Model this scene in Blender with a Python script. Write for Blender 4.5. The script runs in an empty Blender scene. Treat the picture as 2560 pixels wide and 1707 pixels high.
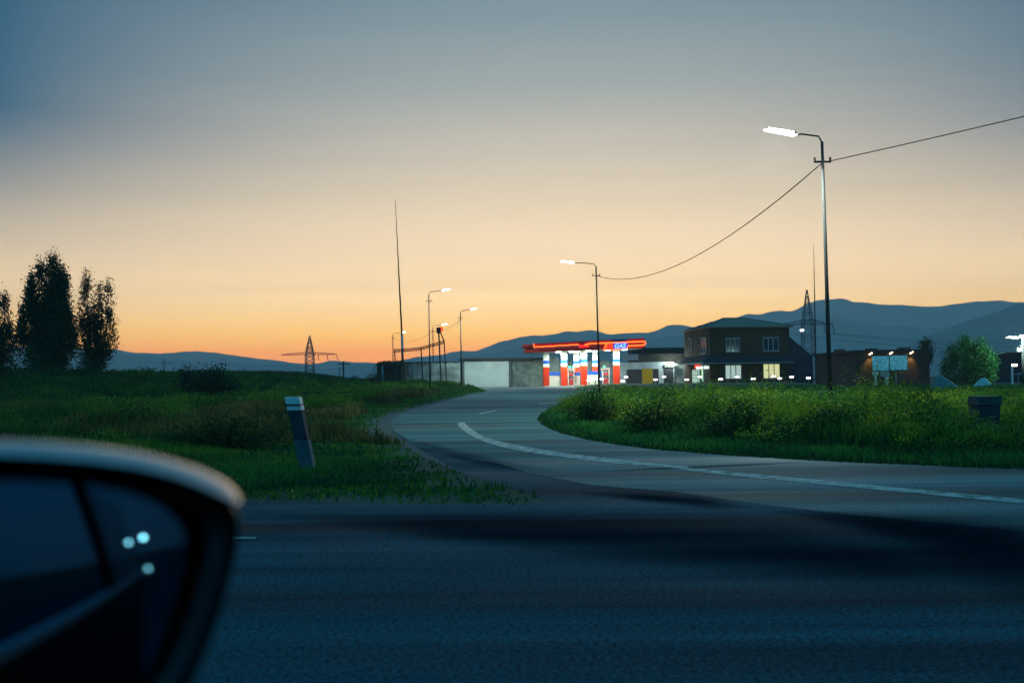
import bpy, bmesh, math, random
import numpy as np
from mathutils import Vector, Matrix
from mathutils.geometry import tessellate_polygon
random.seed(7); RNG = np.random.default_rng(11)
S = bpy.context.scene
C = S.collection
R = math.radians
# ------------------------------------------------------------------ camera
CAMH = 1.4
F = 2489.0                                      # 35 mm lens on 36 mm sensor, in photo pixels (2560 wide)
ROT = (Matrix.Rotation(R(90 + 1.99), 3, 'X') @ Matrix.Rotation(R(-0.7), 3, 'Z'))
CP = Vector((0, 0, CAMH))
cd = bpy.data.cameras.new('camera'); cam = bpy.data.objects.new('camera', cd); C.objects.link(cam)
cd.lens = 35; cd.sensor_width = 36; cd.clip_start = 0.05; cd.clip_end = 20000
cd.dof.use_dof = True; cd.dof.focus_distance = 90; cd.dof.aperture_fstop = 2.8
cam.matrix_world = Matrix.Translation(CP) @ ROT.to_4x4()
S.camera = cam
# ------------------------------------------------------------------ sky
SUN_AZ = R(3)                                  # sunset point, measured from +Y towards +X
w = bpy.data.worlds.new('World'); S.world = w; w.use_nodes = True
nt = w.node_tree; N = nt.nodes; L = nt.links; N.clear()
def nd(t, **k):
    n = N.new(t)
    for a, b in k.items(): setattr(n, a, b)
    return n
tc = nd('ShaderNodeTexCoord'); sep = nd('ShaderNodeSeparateXYZ'); L.new(tc.outputs['Generated'], sep.inputs[0])
def mth(op, a, b=None, c=None, clamp=False):
    n = nd('ShaderNodeMath', operation=op); n.use_clamp = clamp
    for i, v in enumerate((a, b, c)):
        if v is None: continue
        if isinstance(v, (int, float)): n.inputs[i].default_value = v
        else: L.new(v, n.inputs[i])
    return n.outputs[0]
el = mth('MULTIPLY', mth('ARCSINE', sep.outputs[2]), 1 / R(90))       # 0..1 for 0..90 degrees
el = mth('MAXIMUM', el, 0.0)
elr = mth('POWER', el, 0.5)
hl = mth('SQRT', mth('ADD', mth('MULTIPLY', sep.outputs[0], sep.outputs[0]), mth('MULTIPLY', sep.outputs[1], sep.outputs[1])))
ca = mth('DIVIDE', mth('ADD', mth('MULTIPLY', sep.outputs[0], math.sin(SUN_AZ)), mth('MULTIPLY', sep.outputs[1], math.cos(SUN_AZ))), mth('MAXIMUM', hl, 0.001))
def srgb(r, g, b):
    f = lambda v: (v / 255 / 12.92) if v <= 10 else ((v / 255 + .055) / 1.055) ** 2.4
    return (f(r), f(g), f(b), 1)
def ramp(stops, fac):
    r = nd('ShaderNodeValToRGB'); r.color_ramp.interpolation = 'B_SPLINE' if False else 'EASE'
    r.color_ramp.interpolation = 'LINEAR'
    e = r.color_ramp.elements
    while len(e) > 1: e.remove(e[-1])
    for i, (d, c) in enumerate(stops):
        p = math.sqrt(max(d, 0) / 90)
        if i == 0: e[0].position = p; e[0].color = c
        else:
            q = e.new(p); q.color = c
    L.new(fac, r.inputs[0]); return r.outputs[0]
SIG = .00036; HZ_Y = 5000; HZ_TOP = 450
def through(stops, J):
    """the sky beyond the haze is brighter than what reaches the eye through it"""
    out = []
    for d, c in stops:
        Lp = min(HZ_Y, (HZ_TOP - 1.4) / max(math.sin(R(d)), 1e-6)); T = math.exp(-SIG * Lp)
        out.append((d, tuple(max(.002, (c[i] - J[i] * (1 - T)) / T) for i in range(3)) + (1,)))
    return out
west = ramp(through([(0, srgb(232, 130, 80)), (1.5, srgb(246, 164, 94)), (2.5, srgb(253, 196, 120)), (3.5, srgb(254, 210, 148)), (4.6, srgb(254, 219, 170)),
             (7, srgb(243, 214, 179)), (10, srgb(224, 204, 178)), (12.5, srgb(202, 191, 177)), (16.3, srgb(162, 168, 168)), (20.3, srgb(130, 147, 158)),
             (30, srgb(80, 126, 152)), (45, srgb(30, 140, 184)), (90, srgb(10, 146, 196))], (.075, .108, .175)), elr)
east = ramp([(0, srgb(16, 68, 100)), (6, srgb(18, 92, 132)), (14, srgb(12, 92, 130)), (22, srgb(4, 84, 122)),
             (30, srgb(4, 96, 138)), (45, srgb(6, 136, 184)), (90, srgb(10, 146, 196))], elr)
def mrange(x, a, b, c, d):
    n = nd('ShaderNodeMapRange'); L.new(x, n.inputs[0]) if not isinstance(x, (int, float)) else None
    for i_, v_ in enumerate((a, b, c, d)): n.inputs[i_ + 1].default_value = v_
    return n.outputs[0]
k1 = mrange(ca, 1.0, .855, 0, 1); g1 = mrange(mth('MULTIPLY', el, 90.0), 3, 14, 0, 1); f1 = mrange(ca, .86, .35, 0, 1)
blend = mth('MULTIPLY', k1, mth('MAXIMUM', g1, f1)); wfp = mth('SUBTRACT', 1.0, blend, clamp=True)
# unseen sky behind the view brightened to fill the ground and haze
eb = nd('ShaderNodeVectorMath', operation='SCALE'); L.new(east, eb.inputs[0]); L.new(mrange(ca, .55, -.2, 1, 1.7), eb.inputs[3])
mx = nd('ShaderNodeMix', data_type='RGBA'); L.new(wfp, mx.inputs[0]); L.new(eb.outputs[0], mx.inputs[6]); L.new(west, mx.inputs[7])
# faint long cloud streaks low over the hills
mp = nd('ShaderNodeMapping'); mp.inputs['Scale'].default_value = (2.0, 2.0, 55.0); L.new(tc.outputs['Generated'], mp.inputs[0])
nz = nd('ShaderNodeTexNoise'); nz.inputs['Scale'].default_value = 1.3; nz.inputs['Detail'].default_value = 3; L.new(mp.outputs[0], nz.inputs[0])
st = nd('ShaderNodeMapRange'); L.new(nz.outputs[0], st.inputs[0]); st.inputs[1].default_value = .3; st.inputs[2].default_value = .7
st.inputs[3].default_value = 0.98; st.inputs[4].default_value = 1.02
mul = nd('ShaderNodeVectorMath', operation='SCALE'); L.new(mx.outputs[2], mul.inputs[0]); L.new(st.outputs[0], mul.inputs[3])
bg = nd('ShaderNodeBackground'); L.new(mul.outputs[0], bg.inputs[0]); bg.inputs[1].default_value = 1.0
sky = nd('ShaderNodeTexSky', sky_type='NISHITA'); sky.sun_disc = False; sky.sun_elevation = R(0.5); sky.sun_rotation = SUN_AZ
bg2 = nd('ShaderNodeBackground'); L.new(sky.outputs[0], bg2.inputs[0]); bg2.inputs[1].default_value = 0.004
ad = nd('ShaderNodeAddShader'); L.new(bg.outputs[0], ad.inputs[0]); L.new(bg2.outputs[0], ad.inputs[1])
wo = nd('ShaderNodeOutputWorld'); L.new(ad.outputs[0], wo.inputs[0])
# after-glow of the sun that has just set
sl = bpy.data.lights.new('sun', 'SUN'); sl.energy = 0.06; sl.angle = R(25); sl.color = (1, .62, .35)
so = bpy.data.objects.new('sun', sl); C.objects.link(so); so.location = (0, 200, 60)
so.rotation_euler = (R(-(90 - 4)), 0, -SUN_AZ)
S.view_settings.view_transform = 'Standard'; S.view_settings.look = 'None'; S.view_settings.exposure = 0; S.view_settings.gamma = 1
S.cycles.use_denoising = True; S.cycles.volume_bounces = 2; S.cycles.max_bounces = 6; S.cycles.transparent_max_bounces = 12
S.cycles.sample_clamp_indirect = 2.0; S.cycles.caustics_reflective = False; S.cycles.caustics_refractive = False
# ------------------------------------------------------------------ helpers: placing
def ray(px, py):
    return (ROT @ Vector(((px - 1280) / F, (853.5 - py) / F, -1))).normalized()
def at(px, py, Y):
    d = ray(px, py); return CP + d * (Y / d.y)
def gnd(px, py, z=0.0):
    d = ray(px, py); return CP + d * ((z - CAMH) / d.z)
def zof(px, py, Y): return at(px, py, Y).z
def sst(a, b, x):
    t = np.clip((x - a) / (b - a), 0, 1); return t * t * (3 - 2 * t)
def ground_z(x, y):
    x = np.asarray(x, float); y = np.asarray(y, float)
    bank = 1.5 * sst(-9, -30, x) * sst(26, 78, y)
    far = -14 * sst(190, 1500, y) - 6 * sst(-300, -1300, x) - 6 * sst(300, 1300, x)
    ripple = 0.10 * (np.sin(x * .31 + 1.3 * np.sin(y * .17)) * np.cos(y * .23)) * sst(-11, -20, x) * sst(20, 32, y)
    return bank * (1 - sst(150, 400, y)) + far + ripple
def gz(x, y): return float(ground_z(x, y))
# ------------------------------------------------------------------ helpers: materials
MATS = {}
def mat(name, col, rough=0.7, metal=0.0, var=0.25, scale=3.0, emit=None, es=0.0, bump=0.0, stretch=(1, 1, 1), detail=4, spec=.3):
    if name in MATS: return MATS[name]
    m = bpy.data.materials.new(name); m.use_nodes = True; t = m.node_tree; b = t.nodes['Principled BSDF']
    b.inputs['Roughness'].default_value = rough; b.inputs['Metallic'].default_value = metal; b.inputs['Specular IOR Level'].default_value = spec
    tcn = t.nodes.new('ShaderNodeTexCoord'); mpn = t.nodes.new('ShaderNodeMapping'); mpn.inputs['Scale'].default_value = stretch
    t.links.new(tcn.outputs['Object'], mpn.inputs[0])
    nn = t.nodes.new('ShaderNodeTexNoise'); nn.inputs['Scale'].default_value = scale; nn.inputs['Detail'].default_value = detail
    t.links.new(mpn.outputs[0], nn.inputs[0])
    mr = t.nodes.new('ShaderNodeMapRange'); t.links.new(nn.outputs[0], mr.inputs[0]); mr.inputs[1].default_value = .3; mr.inputs[2].default_value = .7
    mr.inputs[3].default_value = 1 - var; mr.inputs[4].default_value = 1 + var
    sc = t.nodes.new('ShaderNodeVectorMath'); sc.operation = 'SCALE'; sc.inputs[0].default_value = col[:3]; t.links.new(mr.outputs[0], sc.inputs[3])
    t.links.new(sc.outputs[0], b.inputs['Base Color'])
    if bump:
        bn = t.nodes.new('ShaderNodeBump'); bn.inputs['Strength'].default_value = bump; bn.inputs['Distance'].default_value = .02
        t.links.new(nn.outputs[0], bn.inputs['Height']); t.links.new(bn.outputs[0], b.inputs['Normal'])
    if emit:
        b.inputs['Emission Color'].default_value = (*emit[:3], 1); b.inputs['Emission Strength'].default_value = es
    MATS[name] = m; return m
def nodes_of(m):
    return m.node_tree, m.node_tree.nodes['Principled BSDF']
def brick_mat(name, c1, c2, mortar, scale=1.0, rough=.85):
    m = bpy.data.materials.new(name); m.use_nodes = True; t = m.node_tree; b = t.nodes['Principled BSDF']; b.inputs['Roughness'].default_value = rough
    tcn = t.nodes.new('ShaderNodeTexCoord'); sp = t.nodes.new('ShaderNodeSeparateXYZ'); t.links.new(tcn.outputs['Object'], sp.inputs[0])
    a = t.nodes.new('ShaderNodeMath'); a.operation = 'ADD'; t.links.new(sp.outputs[0], a.inputs[0]); t.links.new(sp.outputs[1], a.inputs[1])
    cb = t.nodes.new('ShaderNodeCombineXYZ'); t.links.new(a.outputs[0], cb.inputs[0]); t.links.new(sp.outputs[2], cb.inputs[1])
    br = t.nodes.new('ShaderNodeTexBrick'); t.links.new(cb.outputs[0], br.inputs[0]); br.inputs['Scale'].default_value = scale
    br.inputs['Color1'].default_value = (*c1, 1); br.inputs['Color2'].default_value = (*c2, 1); br.inputs['Mortar'].default_value = (*mortar, 1)
    br.inputs['Mortar Size'].default_value = .02; br.inputs['Brick Width'].default_value = .5; br.inputs['Row Height'].default_value = .25
    nn = t.nodes.new('ShaderNodeTexNoise'); nn.inputs['Scale'].default_value = .7; t.links.new(tcn.outputs['Object'], nn.inputs[0])
    mr = t.nodes.new('ShaderNodeMapRange'); t.links.new(nn.outputs[0], mr.inputs[0]); mr.inputs[1].default_value = .3; mr.inputs[2].default_value = .7
    mr.inputs[3].default_value = .7; mr.inputs[4].default_value = 1.3
    sc = t.nodes.new('ShaderNodeVectorMath'); sc.operation = 'SCALE'; t.links.new(br.outputs[0], sc.inputs[0]); t.links.new(mr.outputs[0], sc.inputs[3])
    t.links.new(sc.outputs[0], b.inputs['Base Color']); return m
def plant_mat(name, dark, light, gold=None, rough=.6, trans=0.0):
    """colour by the per-blade 'tint' attribute: 0 dark green .. 0.8 light green, above that dry golden tops"""
    m = bpy.data.materials.new(name); m.use_nodes = True; t = m.node_tree; b = t.nodes['Principled BSDF']
    b.inputs['Roughness'].default_value = rough; b.inputs['Specular IOR Level'].default_value = .2
    at_ = t.nodes.new('ShaderNodeAttribute'); at_.attribute_name = 'tint'
    r = t.nodes.new('ShaderNodeValToRGB'); e = r.color_ramp.elements
    e[0].color = (*dark, 1); e[1].position = .75; e[1].color = (*light, 1)
    if gold: q = e.new(.9); q.color = (*gold, 1)
    t.links.new(at_.outputs['Fac'], r.inputs[0]); t.links.new(r.outputs[0], b.inputs['Base Color'])
    if trans:
        tl_ = t.nodes.new('ShaderNodeBsdfTranslucent'); ms = t.nodes.new('ShaderNodeMixShader'); ms.inputs[0].default_value = trans; t.links.new(r.outputs[0], tl_.inputs[0])
        t.links.new(b.outputs[0], ms.inputs[1]); t.links.new(tl_.outputs[0], ms.inputs[2]); t.links.new(ms.outputs[0], t.nodes['Material Output'].inputs[0])
    return m
def lampmat(name, col, s):
    m = bpy.data.materials.new(name); m.use_nodes = True; t, b = nodes_of(m)
    b.inputs['Base Color'].default_value = (*col, 1); b.inputs['Emission Color'].default_value = (*col, 1); b.inputs['Emission Strength'].default_value = s
    return m
# ------------------------------------------------------------------ helpers: meshes and things
class MB:
    def __init__(s): s.v = []; s.f = []
    def add(s, vs, fs):
        o = len(s.v); s.v += [Vector(p) for p in vs]; s.f += [[i + o for i in f] for f in fs]; return s
    def hexa(s, p):                              # 4 bottom (ccw from above), 4 top
        return s.add(p, [(3, 2, 1, 0), (4, 5, 6, 7), (0, 1, 5, 4), (1, 2, 6, 5), (2, 3, 7, 6), (3, 0, 4, 7)])
    def box(s, x0, x1, y0, y1, z0, z1):
        return s.hexa([(x0, y0, z0), (x1, y0, z0), (x1, y1, z0), (x0, y1, z0), (x0, y0, z1), (x1, y0, z1), (x1, y1, z1), (x0, y1, z1)])
    def tube(s, pts, r, n=6, cap=True):
        pts = [Vector(p) for p in pts]; rs = r if isinstance(r, (list, tuple)) else [r] * len(pts); o = len(s.v)
        for i, p in enumerate(pts):
            d = (pts[min(i + 1, len(pts) - 1)] - pts[max(i - 1, 0)]).normalized()
            a = d.cross(Vector((0, 0, 1)) if abs(d.z) < .9 else Vector((1, 0, 0))).normalized(); b = d.cross(a)
            for k in range(n):
                t = 2 * math.pi * k / n; s.v.append(p + (a * math.cos(t) + b * math.sin(t)) * rs[i])
        for i in range(len(pts) - 1):
            for k in range(n):
                s.f.append([o + i * n + k, o + i * n + (k + 1) % n, o + (i + 1) * n + (k + 1) % n, o + (i + 1) * n + k])
        if cap:
            s.f.append([o + k for k in range(n)][::-1]); s.f.append([o + (len(pts) - 1) * n + k for k in range(n)])
        return s
    def bar(s, a, b, w):                         # square bar
        return s.tube([a, b], w * .7071, 4)
    def poly(s, pts, z=None):
        pts = [Vector(p) for p in pts]
        tri = tessellate_polygon([pts]); o = len(s.v); s.v += pts
        for t in tri:
            a, b, c = t
            n = (pts[b] - pts[a]).cross(pts[c] - pts[a])
            s.f.append([o + a, o + b, o + c] if n.z >= 0 else [o + a, o + c, o + b])
        return s
class Fr:
    """a facade frame: u along the wall, v into the building, z up"""
    def __init__(s, o, deg): s.o = Vector((o[0], o[1], 0)); a = R(deg); s.u = Vector((math.cos(a), math.sin(a), 0)); s.v = Vector((-math.sin(a), math.cos(a), 0)); s.deg = deg
    def w(s, u, v, z): return s.o + s.u * u + s.v * v + Vector((0, 0, z))
    def uz(s, px, py, v=0):
        d = ray(px, py); p0 = s.o + s.v * v; t = (p0 - CP).dot(s.v) / d.dot(s.v); p = CP + d * t
        return (p - s.o).dot(s.u), p.z
    def box(s, mb, u0, u1, v0, v1, z0, z1):
        return mb.hexa([s.w(u0, v0, z0), s.w(u1, v0, z0), s.w(u1, v1, z0), s.w(u0, v1, z0), s.w(u0, v0, z1), s.w(u1, v0, z1), s.w(u1, v1, z1), s.w(u0, v1, z1)])
    def pbox(s, mb, x0, x1, yt, yb, v0, v1, vref=None, z0=None):
        """box whose front shows between photo columns x0..x1 and rows yt..yb"""
        r = v0 if vref is None else vref; xm = (x0 + x1) / 2
        u0, _ = s.uz(x0, yb, r); u1, _ = s.uz(x1, yb, r); _, zt = s.uz(xm, yt, r); _, zb = s.uz(xm, yb, r)
        if z0 is not None: zb = z0
        return s.box(mb, min(u0, u1), max(u0, u1), v0, v1, zb, zt)
def wloc(o):
    v = Vector(o.location); p = o.parent
    while p: v += Vector(p.location); p = p.parent
    return v
def obj(name, mb, m, parent=None, smooth=False, label=None):
    off = wloc(parent) if parent else Vector((0, 0, 0))
    if parent is None and mb.v:                  # a thing of one mesh gets its origin at its own base
        zs = min(v.z for v in mb.v); off = sum(mb.v, Vector()) / len(mb.v); off.z = zs
    me = bpy.data.meshes.new(name); me.from_pydata([v - off for v in mb.v], [], mb.f); me.validate(); me.update()
    if smooth: me.polygons.foreach_set('use_smooth', [True] * len(me.polygons))
    o = bpy.data.objects.new(name, me); C.objects.link(o)
    if m: me.materials.append(m)
    if parent: o.parent = parent
    else: o.location = off
    if label: o['label'] = label
    return o
def tag(o, label, cat, group=None, kind=None):
    if label: o['label'] = label
    if cat: o['category'] = cat
    if group: o['group'] = group
    if kind: o['kind'] = kind
    return o
def thing(name, loc, label, cat, group=None):
    o = bpy.data.objects.new(name, None); o.empty_display_size = .3; C.objects.link(o); o.location = loc; return tag(o, label, cat, group)
def struct(name, mb, m, label=None, kind='structure', smooth=False):
    off0 = obj(name, mb, m, smooth=smooth); off0['kind'] = kind
    if label: off0['label'] = label
    return off0
def copy_tree(o, parent=None):
    c = o.copy(); C.objects.link(c); c.parent = parent
    for ch in list(o.children): copy_tree(ch, c)
    return c
def light(name, kind, loc, power, col, parent, size=.3, rot=None, spot=None, blend=.5):
    l = bpy.data.lights.new(name, kind); l.energy = power; l.color = col
    if kind == 'AREA': l.size = size
    elif kind == 'SPOT': l.shadow_soft_size = size; l.spot_size = R(spot); l.spot_blend = blend
    else: l.shadow_soft_size = size
    o = bpy.data.objects.new(name, l); C.objects.link(o); o.parent = parent
    o.location = Vector(loc) - (wloc(parent) if parent else Vector((0, 0, 0)))
    if rot: o.rotation_euler = rot
    return o
def fast_mesh(name, verts, tris, tint=None, m=None, parent=None):
    """verts (N,3), tris (M,3), tint (N,)"""
    off = np.array(wloc(parent) if parent else (0, 0, 0), float)
    me = bpy.data.meshes.new(name); nv = len(verts); nf = len(tris)
    me.vertices.add(nv); me.vertices.foreach_set('co', (verts - off).astype(np.float32).ravel())
    me.loops.add(nf * 3); me.loops.foreach_set('vertex_index', tris.astype(np.int32).ravel())
    me.polygons.add(nf); me.polygons.foreach_set('loop_start', np.arange(0, nf * 3, 3, dtype=np.int32))
    me.update(calc_edges=True)
    if tint is not None:
        a = me.attributes.new('tint', 'FLOAT', 'POINT'); a.data.foreach_set('value', tint.astype(np.float32))
    o = bpy.data.objects.new(name, me); C.objects.link(o)
    if m: me.materials.append(m)
    if parent: o.parent = parent
    return o
def blades(P, H, W, lean=.35, tint=None):
    """grass blades: base points P (N,3), heights H, widths W"""
    n = len(P); a = RNG.uniform(0, 2 * np.pi, n); wd = np.stack([np.cos(a), np.sin(a), np.zeros(n)], 1) * (W / 2)[:, None]
    b = RNG.uniform(0, 2 * np.pi, n); ln = (RNG.uniform(0, lean, n) * H)[:, None] * np.stack([np.cos(b), np.sin(b), np.zeros(n)], 1)
    up = np.zeros((n, 3)); up[:, 2] = H
    V = np.concatenate([P - wd, P + wd, P - wd * .9 + up * .55 + ln * .35, P + wd * .9 + up * .55 + ln * .35, P + up + ln], 1).reshape(-1, 3)
    i = (np.arange(n) * 5)[:, None]
    T = np.concatenate([i + [[0, 1, 3]], i + [[0, 3, 2]], i + [[2, 3, 4]]], 1).reshape(-1, 3)
    return V, T, np.repeat(tint, 5)
def leaves(P, Sz, tint, upright=0.0):
    n = len(P); d = RNG.normal(size=(n, 3)); d[:, 2] += upright; d /= np.linalg.norm(d, axis=1)[:, None]
    e = np.cross(d, RNG.normal(size=(n, 3))); e /= np.linalg.norm(e, axis=1)[:, None]
    d = d * Sz[:, None]; e = e * (Sz * .42)[:, None]
    V = np.stack([P - d * .5, P + e * .5, P + d * .5, P - e * .5], 1).reshape(-1, 3)
    i = (np.arange(n) * 4)[:, None]; T = np.concatenate([i + [[0, 1, 2]], i + [[0, 2, 3]]], 1).reshape(-1, 3)
    return V, T, np.repeat(tint, 4)
def vnoise(x, y, s, seed=0):
    """cheap smooth 2-D noise in 0..1"""
    r = np.zeros_like(x); k = 0
    rr = np.random.default_rng(seed)
    for i in range(7):
        a = rr.uniform(0, 6.28); f = s * rr.uniform(.6, 2.2); r += np.sin((x * np.cos(a) + y * np.sin(a)) * f + rr.uniform(0, 6.28)); k += 1
    return .5 + .5 * np.tanh(r / 2.2)
def inpoly(x, y, poly):
    c = np.zeros(len(x), bool); j = len(poly) - 1
    for i in range(len(poly)):
        xi, yi = poly[i][:2]; xj, yj = poly[j][:2]
        cnd = ((yi > y) != (yj > y)); xx = (xj - xi) * (y - yi) / ((yj - yi) if yj != yi else 1e-9) + xi
        c ^= cnd & (x < xx); j = i
    return c
# ------------------------------------------------------------------ common materials
concrete = mat('concrete', (.22, .24, .22), .9, var=.35, scale=1.2)
m_galv = mat('galvanised_steel', (.20, .21, .21), .5, .5, var=.15)
m_black = mat('dark_metal', (.03, .03, .03), .5, .3)
m_lamp = lampmat('lamp_glass_lit', (.86, 1.0, .93), 16)
m_white = mat('white_paint', (.78, .80, .74), .5, var=.06)
# ------------------------------------------------------------------ ground, roads
xs = np.unique(np.concatenate([np.linspace(-60, 60, 121), np.sign(np.linspace(-1, 1, 61)) * (60 + 3440 * np.abs(np.linspace(-1, 1, 61)) ** 2.2)]))
ys = np.unique(np.concatenate([np.linspace(-20, 150, 120), -20 - 1400 * np.linspace(0, 1, 10) ** 2, 150 + 4750 * np.linspace(0, 1, 34) ** 2.2]))
GX, GY = np.meshgrid(xs, ys); GZ = ground_z(GX, GY)
V = np.stack([GX.ravel(), GY.ravel(), GZ.ravel()], 1); nx = len(xs); ny = len(ys)
ii = (np.arange(ny - 1)[:, None] * nx + np.arange(nx - 1)[None, :]).ravel()
T = np.concatenate([np.stack([ii, ii + 1, ii + nx + 1], 1), np.stack([ii, ii + nx + 1, ii + nx], 1)])
m_gr = mat('ground_soil_grass', (.016, .050, .028), .95, var=.5, scale=.35, detail=8)
go = fast_mesh('ground', V, T, m=m_gr); go['kind'] = 'structure'

def asphalt(name, col, spec):
    m = bpy.data.materials.new(name); m.use_nodes = True; t, b = nodes_of(m)
    tcn = t.nodes.new('ShaderNodeTexCoord')
    def nse(scale, st, lo, hi, det=4, a=.35, c=.65):
        mpn = t.nodes.new('ShaderNodeMapping'); mpn.inputs['Scale'].default_value = st; t.links.new(tcn.outputs['Object'], mpn.inputs[0])
        nn = t.nodes.new('ShaderNodeTexNoise'); nn.inputs['Scale'].default_value = scale; nn.inputs['Detail'].default_value = det; t.links.new(mpn.outputs[0], nn.inputs[0])
        mr = t.nodes.new('ShaderNodeMapRange'); t.links.new(nn.outputs[0], mr.inputs[0]); mr.inputs[1].default_value = a; mr.inputs[2].default_value = c
        mr.inputs[3].default_value = lo; mr.inputs[4].default_value = hi; return mr.outputs[0], nn.outputs[0]
    a, _ = nse(.8, (.06, .9, 1), .45, 1.35, 3)          # long tyre-worn streaks and repairs along the road
    b2, _ = nse(2.2, (.10, 1.6, 1), .8, 1.2, 3)
    c2, raw = nse(34, (1, 1, 1), .45, 1.6, 3)
    p = t.nodes.new('ShaderNodeMath'); p.operation = 'MULTIPLY'; t.links.new(a, p.inputs[0]); t.links.new(b2, p.inputs[1])
    q = t.nodes.new('ShaderNodeMath'); q.operation = 'MULTIPLY'; t.links.new(p.outputs[0], q.inputs[0]); t.links.new(c2, q.inputs[1])
    sc = t.nodes.new('ShaderNodeVectorMath'); sc.operation = 'SCALE'; sc.inputs[0].default_value = col; t.links.new(q.outputs[0], sc.inputs[3])
    t.links.new(sc.outputs[0], b.inputs['Base Color'])
    b.inputs['Specular IOR Level'].default_value = spec; b.inputs['Specular Tint'].default_value = (.3, .75, 1, 1); rr, _ = nse(.6, (.08, .8, 1), .6, .9, 3); t.links.new(rr, b.inputs['Roughness'])
    bn = t.nodes.new('ShaderNodeBump'); bn.inputs['Strength'].default_value = .35; bn.inputs['Distance'].default_value = .01
    t.links.new(raw, bn.inputs['Height']); t.links.new(bn.outputs[0], b.inputs['Normal'])
    return m
m_road = asphalt('asphalt_main', (.008, .066, .078), .02); m_side = asphalt('asphalt_side', (.038, .125, .120), .16)
def G(lst, z): 
    out = []
    for p in lst:
        g = gnd(p[0], p[1]); out.append(Vector((g.x, g.y, z)))
    return out
right_edge = [(2560, 1174), (2420, 1170), (2285, 1163), (2120, 1157), (1959, 1148), (1800, 1138), (1632, 1124), (1540, 1112), (1470, 1100), (1404, 1084), (1360, 1066), (1344, 1050), (1352, 1036), (1380, 1018), (1415, 1002), (1447, 986)]
left_edge = [(1232, 975), (1180, 984), (1130, 995), (1088, 1005), (1030, 1020), (980, 1034), (945, 1050), (950, 1075), (985, 1102), (1030, 1128), (1088, 1156), (1164, 1188), (1250, 1213), (1330, 1236), (1365, 1252), (1300, 1262), (1100, 1262), (850, 1256), (610, 1254)]
ge = G(right_edge, .004); gl = G(left_edge, .004)
mainp = [Vector((-260, -7, .004)), Vector((260, -7, .004)), Vector((260, ge[0].y - .4, .004)), Vector((40, ge[0].y - .1, .004))] + ge + \
        [Vector((8, 94, .004)), Vector((-2.4, 94, .004))] + gl + [Vector((-40, gl[-1].y, .004)), Vector((-260, gl[-1].y - .3, .004))]
struct('main_road', MB().poly([p for p in mainp]), m_road)
# the brighter, newer surface of the side road laid over it
sidep = G([(2560, 1176)], .008) + [Vector((40, ge[0].y - .12, .008))]
side = [Vector((p.x, p.y, .008)) for p in ge]
lower = G([(1250, 1160), (1330, 1185), (1480, 1214), (1700, 1232), (1900, 1262), (2150, 1290), (2560, 1330)], .008)
inner = G([(1232, 976), (1180, 986), (1090, 1008), (1000, 1034), (975, 1052), (985, 1078), (1040, 1112), (1130, 1140)], .008)
sp = side + [Vector((8, 93, .008)), Vector((-2, 93, .008))] + inner + lower + [Vector((40, lower[-1].y - .7, .008)), Vector((40, ge[0].y - .14, .008))]
struct('side_road', MB().poly(sp), m_side)
yard = [(-2.5, 92), (40, 92), (48, 97), (48, 150), (-4, 150), (-5, 112), (-3.2, 100)]
struct('station_yard', MB().poly([Vector((x, y, .012)) for x, y in yard]), mat('yard_asphalt', (.11, .125, .12), .8, var=.25, scale=.5))
m_line = mat('worn_white_paint', (.36, .40, .34), .75, var=.12, scale=9, stretch=(.4, 2, 1))
t, b = nodes_of(m_line); wn = t.nodes.new('ShaderNodeTexNoise'); wn.inputs['Scale'].default_value = 5; wn.inputs['Detail'].default_value = 8; tcw = t.nodes.new('ShaderNodeTexCoord'); t.links.new(tcw.outputs['Object'], wn.inputs[0])
wr = t.nodes.new('ShaderNodeMapRange'); wr.inputs[1].default_value = .36; wr.inputs[2].default_value = .52; wr.inputs[3].default_value = .25; wr.inputs[4].default_value = 1; t.links.new(wn.outputs[0], wr.inputs[0]); t.links.new(wr.outputs[0], b.inputs['Alpha'])
def strip(top, bot, name):
    mb = MB(); a = G(top, .014); b = G(bot, .014); n = len(a)
    mb.add(a + b, [(i, i + n, i + n + 1, i + 1) for i in range(n - 1)]); return struct(name, mb, m_line)
cl = [(1152, 1057, 11, 0), (1158, 1066, 12, 2), (1170, 1076, 11, 4), (1190, 1090, 6, 6), (1225, 1104, 3, 7.5), (1270, 1116, 0, 8), (1330, 1127, 0, 8), (1400, 1138, 0, 7.5), (1480, 1148, 0, 7.2), (1560, 1157, 0, 6.5), (1640, 1165, 0, 5.5), (1722, 1170.5, 0, 3)]
strip([(x + h * .8, y - v * .78) for x, y, h, v in cl], [(x - h * .8, y + v * .78) for x, y, h, v in cl], 'road_line_curve')
cl = [(1690, 1171.5, 3), (1760, 1179, 5), (1900, 1193, 6), (2060, 1208, 6.5), (2200, 1222, 6.5), (2400, 1241, 6.5), (2560, 1256, 6.5), (2760, 1274, 7)]
strip([(x, y - v * .78) for x, y, v in cl], [(x, y + v * .78) for x, y, v in cl], 'road_line_edge')
strip([(1200, 1033), (1244, 1025.2)], [(1198, 1036.5), (1242, 1027.8)], 'road_line_dash')
strip([(1345, 1009), (1400, 1005)], [(1345, 1011), (1400, 1006.6)], 'road_line_dash')
strip([(560, 1345), (640, 1345)], [(560, 1351), (640, 1349)], 'road_line_dash')
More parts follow.
